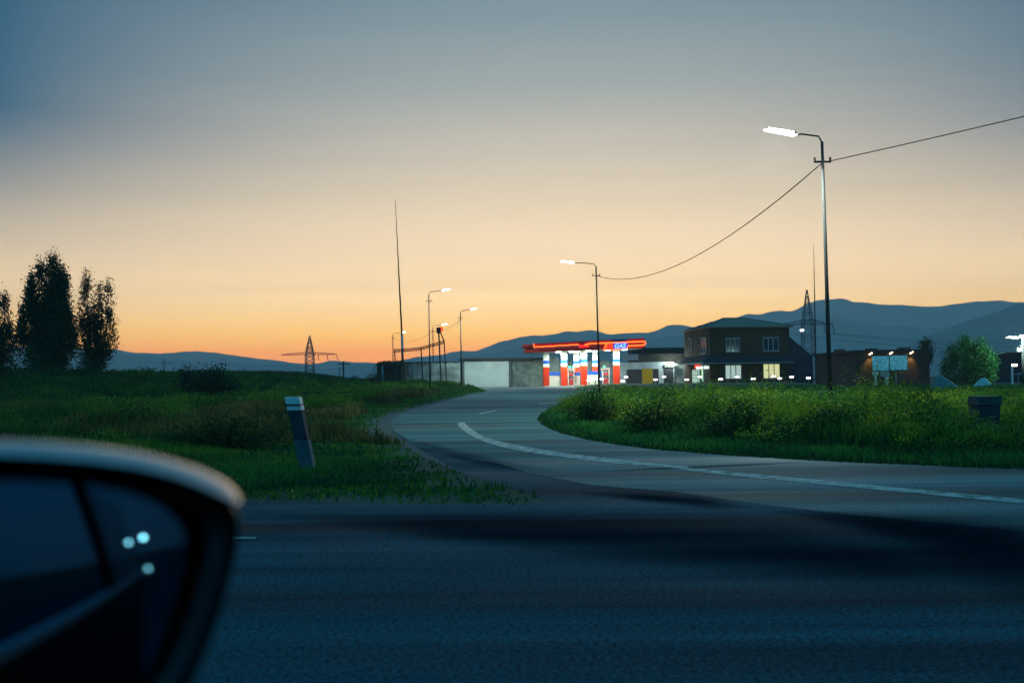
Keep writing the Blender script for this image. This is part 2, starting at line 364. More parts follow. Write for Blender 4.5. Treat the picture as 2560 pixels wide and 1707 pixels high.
# tarred crack and soft-edged dark bands on the asphalt
m_darkasphalt = mat('dark_asphalt', (.003, .016, .022), .95, var=.35, scale=1.2, stretch=(.3, 2, 1), spec=0)
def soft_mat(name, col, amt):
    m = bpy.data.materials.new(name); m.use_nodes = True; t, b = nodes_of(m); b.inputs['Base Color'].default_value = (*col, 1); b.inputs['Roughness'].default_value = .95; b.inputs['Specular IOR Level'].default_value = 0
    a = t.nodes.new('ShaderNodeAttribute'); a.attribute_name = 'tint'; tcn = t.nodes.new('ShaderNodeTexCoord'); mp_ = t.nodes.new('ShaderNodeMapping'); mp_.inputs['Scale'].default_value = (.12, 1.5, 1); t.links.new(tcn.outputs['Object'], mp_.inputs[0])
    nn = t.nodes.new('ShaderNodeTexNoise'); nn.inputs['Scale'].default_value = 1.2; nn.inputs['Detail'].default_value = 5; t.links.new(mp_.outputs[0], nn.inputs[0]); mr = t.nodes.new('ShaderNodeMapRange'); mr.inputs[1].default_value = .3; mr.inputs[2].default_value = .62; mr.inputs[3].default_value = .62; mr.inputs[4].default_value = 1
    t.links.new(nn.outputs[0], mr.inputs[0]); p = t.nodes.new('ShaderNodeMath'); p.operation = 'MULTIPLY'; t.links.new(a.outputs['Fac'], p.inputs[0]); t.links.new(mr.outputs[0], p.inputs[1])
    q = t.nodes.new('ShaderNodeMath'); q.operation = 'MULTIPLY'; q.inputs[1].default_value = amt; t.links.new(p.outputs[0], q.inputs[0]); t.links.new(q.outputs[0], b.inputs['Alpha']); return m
m_soft = soft_mat('soft_dark_asphalt', (.001, .012, .018), .82)
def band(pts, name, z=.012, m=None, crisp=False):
    """a dark band on the asphalt whose edge fades out"""
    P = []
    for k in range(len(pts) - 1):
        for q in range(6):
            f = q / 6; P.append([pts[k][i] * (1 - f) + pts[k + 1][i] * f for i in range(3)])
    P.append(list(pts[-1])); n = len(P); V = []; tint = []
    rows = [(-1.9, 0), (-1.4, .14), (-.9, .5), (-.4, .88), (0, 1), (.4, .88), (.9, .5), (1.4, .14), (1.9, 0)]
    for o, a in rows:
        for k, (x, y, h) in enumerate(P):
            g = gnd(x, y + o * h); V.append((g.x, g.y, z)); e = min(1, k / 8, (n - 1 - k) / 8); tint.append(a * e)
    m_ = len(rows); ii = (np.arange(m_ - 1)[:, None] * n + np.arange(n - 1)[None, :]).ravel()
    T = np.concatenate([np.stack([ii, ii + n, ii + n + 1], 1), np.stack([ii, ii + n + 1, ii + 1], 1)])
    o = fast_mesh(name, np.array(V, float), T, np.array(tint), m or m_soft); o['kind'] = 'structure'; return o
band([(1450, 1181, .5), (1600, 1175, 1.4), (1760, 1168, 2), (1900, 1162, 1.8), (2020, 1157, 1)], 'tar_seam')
band([(1420, 1232, 1), (1560, 1240, 7), (1680, 1250, 11), (1790, 1260, 10), (1900, 1268, 3)], 'dark_band')
band([(1900, 1275, 2), (2120, 1298, 14), (2330, 1328, 26), (2560, 1372, 40), (2800, 1415, 44)], 'dark_band', z=.016)
band([(620, 1288, 4), (1000, 1312, 22), (1300, 1330, 38), (1600, 1352, 48), (1950, 1378, 52), (2300, 1412, 48), (2700, 1452, 30)], 'dark_band', z=.020)
band([(2000, 1300, 2), (2300, 1345, 40), (2560, 1400, 80), (3000, 1440, 90)], 'dark_band', z=.024)
band([(1000, 1092, .5), (1060, 1112, 6), (1150, 1140, 10), (1260, 1164, 11), (1420, 1184, 4)], 'dark_band', m=soft_mat('thin_dark_asphalt', (.004, .03, .038), .5))
# gravel shoulder at the mouth of the side road
shp = G([(1075, 1010), (980, 1034), (905, 1052), (895, 1072), (925, 1092), (985, 1108), (1030, 1130), (1085, 1156), (1165, 1190), (1110, 1158), (1040, 1118), (985, 1082), (975, 1055), (1005, 1036)], .006)
struct('gravel_shoulder', MB().poly(shp), mat('gravel', (.040, .065, .060), .95, var=.45, scale=14))
# ------------------------------------------------------------------ mountains
def ridge(name, pts, Y, col, depth=1500, seed=1, rough=1.0):
    rr = np.random.default_rng(seed)
    P = [at(x, y, Y) for x, y in pts]; px = np.array([p.x for p in P]); pz = np.array([p.z for p in P])
    X = np.linspace(px[0], px[-1], 420); Z = np.interp(X, px, pz)
    k = np.ones(3) / 3; Zp = np.concatenate([[Z[0]], Z, [Z[-1]]]); Z = np.convolve(Zp, k, 'valid')
    Z = Z + rough * (np.sin(X * .031 + seed) * 1.2 + np.sin(X * .083 + seed * 2) * .8 + rr.normal(0, .35, len(X)))
    base = -45.0; rows = [(-depth, 0.0), (-depth * .8, .10), (-depth * .55, .30), (-depth * .35, .52), (-depth * .18, .74), (-depth * .07, .91), (0, 1.0), (depth * .12, .85), (depth * .3, .45), (depth * .42, 0)]
    vs = []
    for j, (dy, f) in enumerate(rows):
        gul = 1 + (0 if f in (0.0, 1.0) else .16) * np.sin(X * .016 + seed + 1.5 * np.sin(X * .006)) * np.cos(j * 1.3 + X * .004)
        z = base + (Z - base) * f * gul if f < 1 else Z
        z = np.minimum(z, Z + 0 * z)
        y = Y + dy * (1 + .12 * np.sin(X * .005 + j)) if dy < 0 else Y + dy + 0 * X
        vs.append(np.stack([X * (1 + dy / Y * .0), y, z], 1))
    V = np.concatenate(vs); n = len(X); m = len(rows)
    ii = (np.arange(m - 1)[:, None] * n + np.arange(n - 1)[None, :]).ravel()
    T = np.concatenate([np.stack([ii, ii + 1, ii + n + 1], 1), np.stack([ii, ii + n + 1, ii + n], 1)])
    o = fast_mesh(name, V, T, m=mat('hill_' + name, col, .95, var=.3, scale=.01)); o['kind'] = 'structure'
    o.data.polygons.foreach_set('use_smooth', [True] * len(o.data.polygons)); return o
far = [(-900, 862), (-300, 856), (0, 866), (100, 868), (200, 870), (290, 872), (315, 877), (340, 884), (380, 883), (430, 882), (470, 879), (500, 878), (540, 881), (570, 887), (620, 893), (660, 897), (700, 903), (740, 907), (785, 911), (815, 904), (850, 901), (880, 905), (940, 908), (980, 904), (1010, 900), (1040, 893), (1075, 889), (1110, 886), (1130, 880), (1160, 877), (1185, 878), (1205, 872), (1220, 865), (1240, 861), (1258, 853), (1275, 851), (1290, 844), (1317, 839), (1340, 838), (1358, 840), (1375, 837), (1390, 836), (1405, 829), (1420, 826), (1435, 828), (1450, 831), (1465, 825), (1485, 825), (1500, 831), (1525, 836), (1555, 833), (1580, 835), (1610, 832), (1635, 830), (1655, 818), (1675, 812), (1692, 811), (1730, 818), (1780, 812), (1820, 803), (1840, 796), (1862, 783), (1880, 785), (1900, 787), (1925, 780), (1950, 775), (1976, 780), (2005, 767), (2025, 756), (2050, 751), (2070, 752), (2085, 748), (2095, 746.5), (2110, 752), (2130, 756), (2165, 756), (2200, 761), (2240, 762), (2286, 765), (2351, 766), (2390, 760), (2427, 755), (2470, 753), (2503, 751), (2540, 756), (2600, 752), (2900, 770), (3600, 800)]
ridge('mountains', far, 4500, (.10, .12, .13), 900, 3, 1.0)
mid = [(-900, 880), (0, 890), (200, 890), (360, 886), (430, 900), (520, 905), (640, 908), (720, 912), (780, 925), (850, 918), (880, 910), (930, 908), (1000, 915), (1050, 905), (1120, 897), (1200, 890), (1300, 868), (1340, 858), (1400, 846), (1440, 851), (1480, 846), (1540, 845), (1640, 846), (1720, 836), (1800, 830), (1900, 812), (1980, 806), (2050, 790), (2120, 800), (2200, 812), (2320, 820), (2450, 815), (2700, 820), (3300, 850)]
ridge('mountain_foothills', mid, 3300, (.08, .10, .11), 700, 5, .7)
near = [(2180, 900), (2260, 868), (2318, 838), (2360, 825), (2400, 808), (2450, 792), (2493, 779), (2530, 766), (2560, 758), (2640, 735), (2900, 690), (3400, 680)]
ridge('mountain_slope', near, 2300, (.05, .07, .08), 500, 9, .4)
# ------------------------------------------------------------------ vegetation stuff
m_weed = plant_mat('weeds', (.006, .055, .024), (.12, .28, .025), (.40, .34, .03), trans=.5)
m_grass = plant_mat('short_grass', (.006, .055, .028), (.05, .24, .035), (.14, .24, .04), trans=.4)
m_dry = plant_mat('field_weeds', (.028, .045, .018), (.07, .10, .03), (.13, .12, .05))
def edge_dist(x, y, E):
    d = np.full(len(x), 1e9)
    for i in range(len(E) - 1):
        a = E[i]; b = E[i + 1]; ab = b - a; t = np.clip(((x - a[0]) * ab[0] + (y - a[1]) * ab[1]) / (ab @ ab), 0, 1)
        d = np.minimum(d, np.hypot(x - a[0] - t * ab[0], y - a[1] - t * ab[1]))
    return d
def scatter(poly_w, dens0, hfun, wfun, name, m, label, tintfun, dref=15.0, lean=.35, cat='weeds', hmin=.05, E=None, fade=.9):
    xsn = [p[0] for p in poly_w]; ysn = [p[1] for p in poly_w]
    # sample so that the number per screen area stays even: density ~ 1/D^1.5
    n = int(dens0 * (max(xsn) - min(xsn)) * (max(ysn) - min(ysn)))
    x = RNG.uniform(min(xsn), max(xsn), n); y = RNG.uniform(min(ysn), max(ysn), n)
    k = RNG.uniform(0, 1, n) < np.clip((dref / np.maximum(y, 1)) ** 1.4, 0, 1); x = x[k]; y = y[k]
    k = inpoly(x, y, poly_w); x = x[k]; y = y[k]
    if E is not None: k = RNG.uniform(0, 1, len(x)) < .06 + .94 * sst(.0, fade, edge_dist(x, y, E) + .5 * fade * (vnoise(x, y, 3.5, 77) - .6)); x = x[k]; y = y[k]
    h = hfun(x, y); k = h > hmin; x = x[k]; y = y[k]; h = h[k] * RNG.uniform(.55, 1.12, len(x))
    wd = wfun(y) * RNG.uniform(.6, 1.3, len(x)); t = np.clip(tintfun(x, y, h) + RNG.normal(0, .12, len(x)), 0, 1)
    V, T, tt = blades(np.stack([x, y, ground_z(x, y) - .02], 1), h, wd, lean, t)
    o = fast_mesh(name, V, T, tt, m); o['kind'] = 'stuff'; o['label'] = label; print(name, len(x)); return o
m_dryg = plant_mat('dry_grass', (.05, .055, .02), (.16, .15, .04), (.26, .20, .05), trans=.4)
# right verge
rv = [(p.x, p.y) for p in G([(2620, 1180), (2560, 1174), (2420, 1170), (2285, 1163), (2120, 1157), (1959, 1148), (1800, 1138), (1632, 1124), (1540, 1112), (1470, 1100), (1404, 1084), (1360, 1066), (1344, 1050), (1352, 1036), (1380, 1018), (1415, 1002), (1447, 986)], 0)]
rv += [(rv[-1][0] + 1.5, 78), (16, 78), (24, 62), (38, 58), (44, 40), (40, 14), (16, rv[0][1])]
RVE = np.array(rv[:17])
def h_r(x, y):
    d = edge_dist(x, y, RVE); n = vnoise(x, y, 1.1, 3); n2 = vnoise(x, y, 3.0, 4)
    return (.10 + .62 * (1 - .2 * sst(7, 10, x)) * sst(1.2, 4.0, d) * (.38 + .62 * n) * (.72 + .38 * n2)) * (1 - .55 * sst(30, 50, y))
scatter(rv, 330, h_r, lambda y: .020 + .0011 * y, 'tall_weeds', m_weed, 'dense knee to waist high green weeds with golden seed heads on the verge',
        lambda x, y, h: .10 + .75 * vnoise(x, y, 1.3, 8) * sst(.2, .75, h) + .42 * sst(.6, .95, h) * vnoise(x, y, .9, 12), 17, .45)
scatter(rv, 300, lambda x, y: .10 + .10 * vnoise(x, y, 2, 6), lambda y: .016 + .0012 * y, 'verge_grass', m_grass, 'short green grass along the edge of the verge',
        lambda x, y, h: .2 + .55 * vnoise(x, y, 1.2, 9), 14, .6, hmin=.02, E=RVE, fade=.5)
# leafy weeds growing in rounded clumps among the blades
def leafy(poly_w, n, hf, size, name, m, label, tintf, dref=17.0):
    xsn = [p[0] for p in poly_w]; ysn = [p[1] for p in poly_w]
    x = RNG.uniform(min(xsn), max(xsn), n); y = RNG.uniform(min(ysn), max(ysn), n)
    k = RNG.uniform(0, 1, n) < np.clip((dref / np.maximum(y, 1)) ** 1.4, 0, 1); x = x[k]; y = y[k]
    k = inpoly(x, y, poly_w); x = x[k]; y = y[k]; h = hf(x, y); k = h > .22; x = x[k]; y = y[k]; h = h[k]
    # stems carry bunches of leaves, most of them near the outside of the clump
    q = RNG.uniform(0, 1, len(x)) ** .55; g = 7; X = np.repeat(x, g); Y_ = np.repeat(y, g); Z = np.repeat(h * q, g); nn = len(X)
    P = np.stack([X + RNG.normal(0, .07, nn), Y_ + RNG.normal(0, .07, nn), ground_z(X, Y_) + np.maximum(.04, Z + RNG.normal(0, .06, nn))], 1)
    t = np.clip(tintf(X, Y_, Z / np.repeat(h, g), np.repeat(h, g)) + RNG.normal(0, .13, nn) + np.repeat(RNG.normal(0, .10, len(x)), g), 0, 1)
    V, F_, tt = leaves(P, (size + .0016 * Y_) * RNG.uniform(.6, 1.3, nn), t, .5)
    o = fast_mesh(name, V, F_, tt, m); o['kind'] = 'stuff'; o['label'] = label; print(name, nn); return o
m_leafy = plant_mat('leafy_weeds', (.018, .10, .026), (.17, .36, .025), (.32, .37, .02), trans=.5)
def h_clump(x, y):
    d = edge_dist(x, y, RVE); a = vnoise(x, y, 1.7, 91); b = vnoise(x, y, .8, 92)
    return 1.06 * (1 - .22 * sst(7, 10, x)) * sst(1.5, 3.8, d) * sst(.22, .7, a) * (.55 + .5 * b) * (1 - .45 * sst(30, 50, y))
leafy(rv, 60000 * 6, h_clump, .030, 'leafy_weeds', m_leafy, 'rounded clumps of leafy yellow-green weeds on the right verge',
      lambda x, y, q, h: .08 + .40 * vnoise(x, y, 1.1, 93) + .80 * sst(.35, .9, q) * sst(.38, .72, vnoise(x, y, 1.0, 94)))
# left verge and island
lv = [(p.x, p.y) for p in G(left_edge[::-1], 0)]
LVE = np.array(lv)
lvp = lv + [(-3.0, 92), (-6, 100), (-45, 100), (-62, 70), (-44, 40), (-30, lv[0][1]), (-12, lv[0][1] - .1)]
def h_l(x, y):
    d = edge_dist(x, y, LVE); n = vnoise(x, y, .8, 21); n2 = vnoise(x, y, 2.6, 22)
    near = sst(2.6, 6.5, d) * sst(14.5, 19, y)
    return .07 + (.62 + .25 * sst(20, 30, y)) * near * (.35 + .65 * n) * (.7 + .4 * n2)
scatter(lvp, 360, h_l, lambda y: .020 + .0012 * y, 'tall_weeds', m_weed, 'green weeds with yellow tops on the bank left of the side road',
        lambda x, y, h: .02 + .70 * vnoise(x, y, .7, 28) * sst(-20, -5, x) + .42 * sst(.5, .8, h) * vnoise(x, y, .8, 29), 16, .45, E=LVE, fade=1.1)
scatter(lvp, 300, lambda x, y: .07 + .09 * vnoise(x, y, 2, 26), lambda y: .016 + .0012 * y, 'verge_grass', m_grass, 'short grass on the island between the two roads',
        lambda x, y, h: .05 + (.1 + .5 * vnoise(x, y, 1.0, 30)) * sst(-20, -3, x), 13, .6, hmin=.02, E=LVE, fade=2.0)
dryp = [(-1.5, 20), (-5, 24), (-6, 45), (-6, 90), (-40, 95), (-50, 60), (-34, 34), (-24, 19)]
scatter(dryp, 260, lambda x, y: (.25 + .55 * vnoise(x, y, .9, 71)) * sst(.42, .62, vnoise(x, y, .35, 72)) * sst(19, 24, y), lambda y: .018 + .0012 * y, 'dry_grass', m_dryg, 'brownish dry grass patches on the left bank', lambda x, y, h: .2 + .7 * vnoise(x, y, .8, 73), 17, .5, hmin=.18)
def h_clump_l(x, y):
    d = edge_dist(x, y, LVE); a = vnoise(x, y, 1.2, 95); b = vnoise(x, y, .6, 96)
    return 1.0 * sst(3.0, 6.5, d) * sst(.35, .85, a) * (.55 + .5 * b) * sst(18, 23, y)
leafy(lvp, 60000 * 6, h_clump_l, .032, 'leafy_weeds', m_leafy, 'rounded clumps of leafy weeds on the left bank',
      lambda x, y, q, h: .04 + (.35 * vnoise(x, y, .9, 97) + .55 * sst(.45, .95, q) * vnoise(x, y, .5, 98)) * sst(-26, -7, x))
# field beyond
fp = [(-62, 70), (-45, 100), (-6, 100), (-6, 128), (-60, 170), (-130, 170), (-130, 60), (-44, 40)]
scatter(fp, 22, lambda x, y: .25 + .75 * vnoise(x, y, .25, 31), lambda y: .05 + .0012 * y, 'field_grass', m_dry, 'dark dry grass of the field beyond the pipe', lambda x, y, h: .2 + .6 * vnoise(x, y, .2, 32), 150, .4)
fp2 = [(20, 58), (62, 40), (90, 60), (90, 84), (44, 93), (22, 90)]
scatter(fp2, 40, lambda x, y: .10 + .25 * vnoise(x, y, .3, 41), lambda y: .04 + .001 * y, 'field_grass', m_grass, 'dark lawn in front of the long brick building', lambda x, y, h: .1 + .3 * vnoise(x, y, .3, 42), 80, .5)
wp = [(-5.5, 96), (-2.4, 90), (-1.4, 97), (-3, 108), (-14, 108), (-20, 104)]
WPE = np.array([p for p in wp] + [wp[0]])
scatter(wp, 160, lambda x, y: (.15 + 1.15 * vnoise(x, y, .9, 51)) * sst(-.3, 2.8, edge_dist(x, y, WPE)) * sst(-1.2, -6.5, x), lambda y: .05 + .0009 * y, 'tall_weeds', m_weed, 'green weeds growing before the concrete wall', lambda x, y, h: .3 + .5 * vnoise(x, y, .4, 52), 110, .5)

m_leaf = plant_mat('tree_leaves', (.018, .035, .014), (.045, .085, .022), (.07, .11, .03))
m_bark = mat('bark', (.06, .045, .03), .9, var=.4, scale=6)
def tree(name, base, spires, label, cat='tree', n=6000, leaf=.16, group=None, seed=1, m=m_leaf, clump=.35, zs=1.25):
    """spires: (dx, top height, spread radius, start height)"""
    rr = np.random.default_rng(seed); t = thing(name, base, label, cat, group); B = Vector(base); tr = MB()
    P = []; T = []
    tot = sum(s[1] * s[2] for s in spires)
    H = max(s[1] for s in spires)
    tr.tube([B - Vector((0, 0, .3)), B + Vector((.03, 0, H * .2)), B + Vector((0, .05, H * .45))], [H * .022, H * .017, H * .011], 7)
    for dx, h, sp, st in spires:
        dy = rr.uniform(-.5, .5); base_pt = B + Vector((dx * .12, 0, h * .10)); top = B + Vector((dx, dy, h))
        pts = [base_pt, B + Vector((dx * .6, dy * .6, h * .35)), B + Vector((dx * .95, dy, h * .65)), top]
        tr.tube(pts, [h * .012, h * .009, h * .005, h * .001], 5)
        nc = max(10, int(n * h * sp / tot / 45))
        for c in range(nc):
            q = rr.uniform(0, 1) ** .8; z = st + (h - st) * q
            prof = sp * (math.sin(math.pi * min(1, (q * .86 + .14)) ** .75) ** .8 * .95 + .05) 
            f = z / h; i = min(2, int(f * 3)); cx = B.x + dx * min(1, (f / .65)) if f < .65 else B.x + dx
            a = rr.uniform(0, 6.283); rad = prof * math.sqrt(rr.uniform(.02, 1))
            cc = np.array([cx + rad * math.cos(a), B.y + dy * min(1, f / .6) + rad * math.sin(a), B.z + z])
            if rr.uniform() < .35: tr.tube([Vector((cx, cc[1] - rad * math.sin(a), B.z + z - rad * .9)), Vector(cc)], [.02, .006], 3)
            k = 45; pp = rr.normal(size=(k, 3)) * np.array([clump * .75, clump * .75, clump * zs]) * rr.uniform(.5, 1.1) + cc
            P.append(pp); T.append(np.clip(rr.normal(.35, .2, k) + rr.uniform(-.15, .15), 0, 1))
    P = np.concatenate(P); T = np.concatenate(T); k = P[:, 2] > B.z + .1; P = P[k]; T = T[k]
    V, F_, tt = leaves(P, rr.uniform(.7, 1.4, len(P)) * leaf, T, .6)
    obj('trunk', tr, m_bark, t); fast_mesh('crown', V, F_, tt, m, t); return t
def bush(name, c, rx, ry, rz, label, cat='bush', n=2500, leaf=.12, seed=1, m=m_leaf, group=None, clump=.3, lumpy=.35):
    rr = np.random.default_rng(seed); t = thing(name, c, label, cat, group); B = Vector(c); st = MB(); P = []; T = []
    nc = max(8, n // 40)
    for i in range(nc):
        d = rr.normal(size=3); d /= np.linalg.norm(d); d[2] = abs(d[2]) * 1.0; r = rr.uniform(.25, 1) ** .5 * (1 - lumpy * .5 + lumpy * math.sin(d[0] * 5 + seed) * math.cos(d[2] * 6 + seed))
        cc = np.array([B.x + d[0] * rx * r, B.y + d[1] * ry * r, B.z + .08 + d[2] * rz * r])
        if i % 3 == 0: st.tube([B + Vector((rr.uniform(-.1, .1) * rx, rr.uniform(-.1, .1) * ry, 0)), Vector(cc)], [.03, .008], 3)
        P.append(rr.normal(size=(40, 3)) * np.array([rx, ry, rz]) * clump * .45 + cc); T.append(np.clip(rr.normal(.4, .2, 40) + rr.uniform(-.2, .2), 0, 1))
    P = np.concatenate(P); T = np.concatenate(T); k = P[:, 2] > B.z; P = P[k]; T = T[k]
    V, F_, tt = leaves(P, rr.uniform(.7, 1.4, len(P)) * leaf, T, .5)
    obj('stem', st, m_bark, t); fast_mesh('foliage', V, F_, tt, m, t); return t
def onground(px, Y):
    p = at(px, 940, Y); return Vector((p.x, p.y, gz(p.x, p.y)))
def sx(dpx, Y): return dpx / F * Y
m_darkbush = plant_mat('dark_bush_leaves', (.008, .018, .008), (.018, .04, .014), (.03, .05, .02))
# poplars at the left
Yt = 72
b = onground(122, Yt); H = lambda px, py: at(px, py, Yt).z - b.z
tree('poplar_tree', b, [(sx(-50, Yt), H(73, 690), .42, 1.6), (sx(-40, Yt), H(86, 712), .6, .8), (sx(-24, Yt), H(102, 664), .62, .6), (sx(0, Yt), H(122, 640), .72, .3), (sx(14, Yt), H(137, 664), .62, .6), (sx(32, Yt), H(155, 674), .6, .8), (sx(48, Yt), H(172, 696), .4, 1.4), (sx(-62, Yt), H(60, 758), .45, .8), (sx(58, Yt), H(182, 782), .45, .8), (sx(-30, Yt), H(92, 760), 1.1, .0), (sx(34, Yt), H(158, 770), 1.1, .0), (sx(0, Yt), H(122, 740), 1.1, 0), (sx(-66, Yt), H(54, 810), .7, 0), (sx(64, Yt), H(190, 820), .7, 0)],
     'tallest poplar tree, dense and black against the sunset', 'tree', 46000, .19, 'poplars beyond the mirror', 5, clump=.30, zs=1.5)
b = onground(240, Yt + 2); 
tree('poplar_tree', b, [(sx(-22, Yt), H(218, 688), .5, 1.6), (sx(6, Yt), H(245, 698), .5, 1.0), (sx(25, Yt), H(266, 704), .42, 1.4), (sx(16, Yt), H(256, 750), .7, .6), (sx(-20, Yt), H(220, 760), .8, .4), (sx(-8, Yt), H(232, 720), .4, 1.0), (sx(-36, Yt), H(204, 740), .35, 1.0), (sx(50, Yt), H(292, 800), .3, 1.0), (sx(40, Yt), H(280, 770), .5, .8), (sx(0, Yt), H(240, 790), 1.1, .3), (sx(-30, Yt), H(210, 790), .7, .6)],
     'thin see-through poplar tree right of the tallest one', 'tree', 13000, .17, 'poplars beyond the mirror', 8, clump=.30, zs=1.4)
b = onground(-5, Yt + 1)
tree('poplar_tree', b, [(sx(20, Yt), H(15, 742), .6, 1.0), (sx(-18, Yt), H(-20, 700), 1.0, .5), (sx(30, Yt), H(28, 800), .6, .8), (sx(5, Yt), H(0, 830), 1.1, .0)],
     'poplar tree cut by the left edge of the picture', 'tree', 10000, .18, 'poplars beyond the mirror', 12, clump=.26, zs=1.8)
bush('bush', onground(60, 66), 2.6, 1.5, 1.9, 'dark low bush at the foot of the leftmost poplar', n=3600, leaf=.18, seed=3)
bush('bush', onground(205, 64), 2.0, 1.4, 1.5, 'dark low bush between the tall poplar and the thin one', n=2800, leaf=.17, seed=4)
bq = onground(520, 50); bush('bush', bq, 1.55, 1.3, (at(520, 914, 50).z - bq.z) * .8, 'spreading dark bush standing alone in the field', n=9500, leaf=.13, seed=7, clump=.42, m=m_darkbush)
bq = onground(468, 52); bush('bush', bq, .8, .8, (at(468, 920, 52).z - bq.z) * .85, 'small bush at the left end of the spreading dark bush', n=3000, leaf=.12, seed=17, clump=.42, m=m_darkbush)
bush('bush', onground(893, 112), 1.6, 1.2, 1.1, 'small round bush on the field edge left of the shed', n=900, leaf=.16, seed=9)
bush('bush', onground(938, 110), 1.5, 1.2, 2.0, 'dark bush against the left side of the shed', n=1300, leaf=.18, seed=10)
m_shrub = plant_mat('shrub_leaves', (.012, .04, .010), (.03, .10, .015), (.04, .12, .02), trans=.3)
# shrubs in the verges
for px, Y, rx, rz, sd, lb in [(1480, 29, .8, .95, 31, 'dark shrub at the left tip of the right verge'), (1640, 24, 1.1, .9, 32, 'broad dark shrub left of the middle of the verge'),
                              (1850, 21, 1.0, .85, 33, 'dark shrub in front of the lamp by the yellow window'), (2090, 19.5, 1.2, .8, 34, 'wide dark shrub in the verge below the dark brick building'),
                              (2290, 19, 1.0, .85, 35, 'dark shrub just left of the stone post')]:
    bush('shrub', onground(px, Y), rx, .7, rz, lb, 'shrub', 4600, .055, sd, m_shrub, 'shrubs in the right verge')
for px, Y, rx, rz, sd, lb in [(560, 20, 1.6, .75, 36, 'wide dark shrub between the mirror and the leaning post'), (690, 24, 1.1, .8, 37, 'dark shrub right behind the leaning post'), (300, 24, 1.8, .8, 38, 'low shrub above the middle of the mirror')]:
    bush('shrub', onground(px, Y), rx, .8, rz, lb, 'shrub', 5200, .055, sd, m_shrub, 'shrubs in the left verge')
m_bushy = plant_mat('yellow_weed_leaves', (.03, .12, .02), (.20, .36, .02), (.36, .38, .02), trans=.5)
for px, Y, rx, rz, sd, lb in [(1445, 36, .9, .75, 51, 'yellow-green bush at the far left tip of the right verge'), (1530, 30, 1.0, 1.0, 52, 'yellow-green bush below the right fuel pump'),
                              (1690, 27, 1.1, .95, 53, 'yellow-green bush below the garage sign'), (1760, 24, .8, .95, 54, 'yellow-green bush below the shop entrance'), (1900, 23.5, 1.2, 1.05, 55, 'golden-topped bush between the two lit windows'),
                              (1990, 22, .8, .9, 56, 'yellow-green bush right below the corner of the brick house'), (2150, 22, 1.2, 1.1, 57, 'golden-topped bush below the left end of the blue boards'), (2230, 20.5, .8, .95, 58, 'yellow-green bush below the middle of the blue boards'), (2350, 21, 1.0, 1.0, 59, 'yellow-green bush below the dark gravel mound'), (2555, 20, 1.0, .95, 60, 'yellow-green bush cut by the right edge of the picture')]:
    bush('weed_bush', onground(px, Y), rx * 1.05, .8, rz * (.98 if px < 2300 else .78), lb, 'bush', 6500, .06, sd, m_bushy, 'leafy weed bushes in the right verge', clump=.45)
for px, Y, rx, rz, sd, lb in [(820, 40, 1.5, .8, 61, 'yellow-green bush on the left bank right of the leaning post'), (650, 42, 1.8, .8, 62, 'green bush on the left bank behind the white cap of the post'), (930, 55, 1.6, .8, 63, 'yellow-green bush on the left bank near the road bend'), (450, 36, 1.6, .8, 64, 'olive bush on the left bank between mirror and pylon')]:
    bush('weed_bush', onground(px, Y), rx, .9, rz, lb, 'bush', 4000, .08, sd, m_bushy, 'leafy weed bushes on the left bank', clump=.4)
# the tree lit by the street lamp on the right
b = onground(2428, 84)
m_leaf2 = plant_mat('maple_leaves', (.010, .05, .014), (.018, .16, .03), (.03, .24, .04), trans=.3)
Hh = lambda px, py: at(px, py, 84).z - b.z
tree('round_tree', b, [(sx(-40, 84), Hh(2388, 872), 1.25, .2), (sx(-12, 84), Hh(2416, 852), 1.5, .2), (sx(18, 84), Hh(2445, 856), 1.4, .2), (sx(42, 84), Hh(2470, 885), 1.1, .1), (sx(50, 84), Hh(2480, 915), 1.0, 0), (sx(-58, 84), Hh(2372, 910), 1.0, 0)],
     'bushy round tree, its right side lit green by the street lamp', 'tree', 15000, .17, seed=21, m=m_leaf2)
b = onground(2316, 128)
tree('small_tree', b, [(sx(-6, 128), zof(2310, 860, 128) - b.z, .9, 2.5), (sx(5, 128), zof(2320, 853, 128) - b.z, .9, 2.5)], 'small dark treetop showing above the long brick building', 'tree', 1600, .3, seed=22)
# ------------------------------------------------------------------ buildings
m_brick = brick_mat('brown_brick', (.090, .045, .014), (.060, .030, .012), (.035, .025, .014), 1.6)
m_roofm = mat('metal_roof', (.34, .17, .11), .7, 0, var=.15, scale=2)
m_frame = mat('window_frame', (.55, .56, .56), .5, var=.05)
m_dark = mat('dark_interior', (.02, .025, .03), .3, var=.2)
m_lit = lampmat('room_light_white', (.62, .78, .66), .62); m_lity = lampmat('room_light_yellow', (.75, .73, .38), .85)
m_glass = mat('window_glass_dark', (.02, .03, .04), .08, var=0)
A = at(1776, 958, 118); FH = Fr((A.x, A.y), 5); Uw = FH.uz(1976, 958)[0]; DP = 11.5
zt = FH.uz(1776, 820)[1]; za = FH.uz(1776, 896)[1]
house = thing('brick_house', (A.x + 5, A.y + 4, 0), 'two-storey brown brick house with hipped metal roof', 'house')
mb = MB(); FH.box(mb, 0, Uw, 0, DP, -.2, zt); obj('wall', mb, m_brick, house)
ov = .35; rz = FH.uz(1845, 796, DP / 2)[1] - .9
mb = MB(); ur0 = 3.4; ur1 = Uw - 3.6; vr = DP / 2
pts = [FH.w(-ov, -ov, zt + .02), FH.w(Uw + ov, -ov, zt + .02), FH.w(Uw + ov, DP + ov, zt + .02), FH.w(-ov, DP + ov, zt + .02)]
pts += [p + Vector((0, 0, .12)) for p in pts] + [FH.w(ur0, vr, rz + .9), FH.w(ur1, vr, rz + .9)]
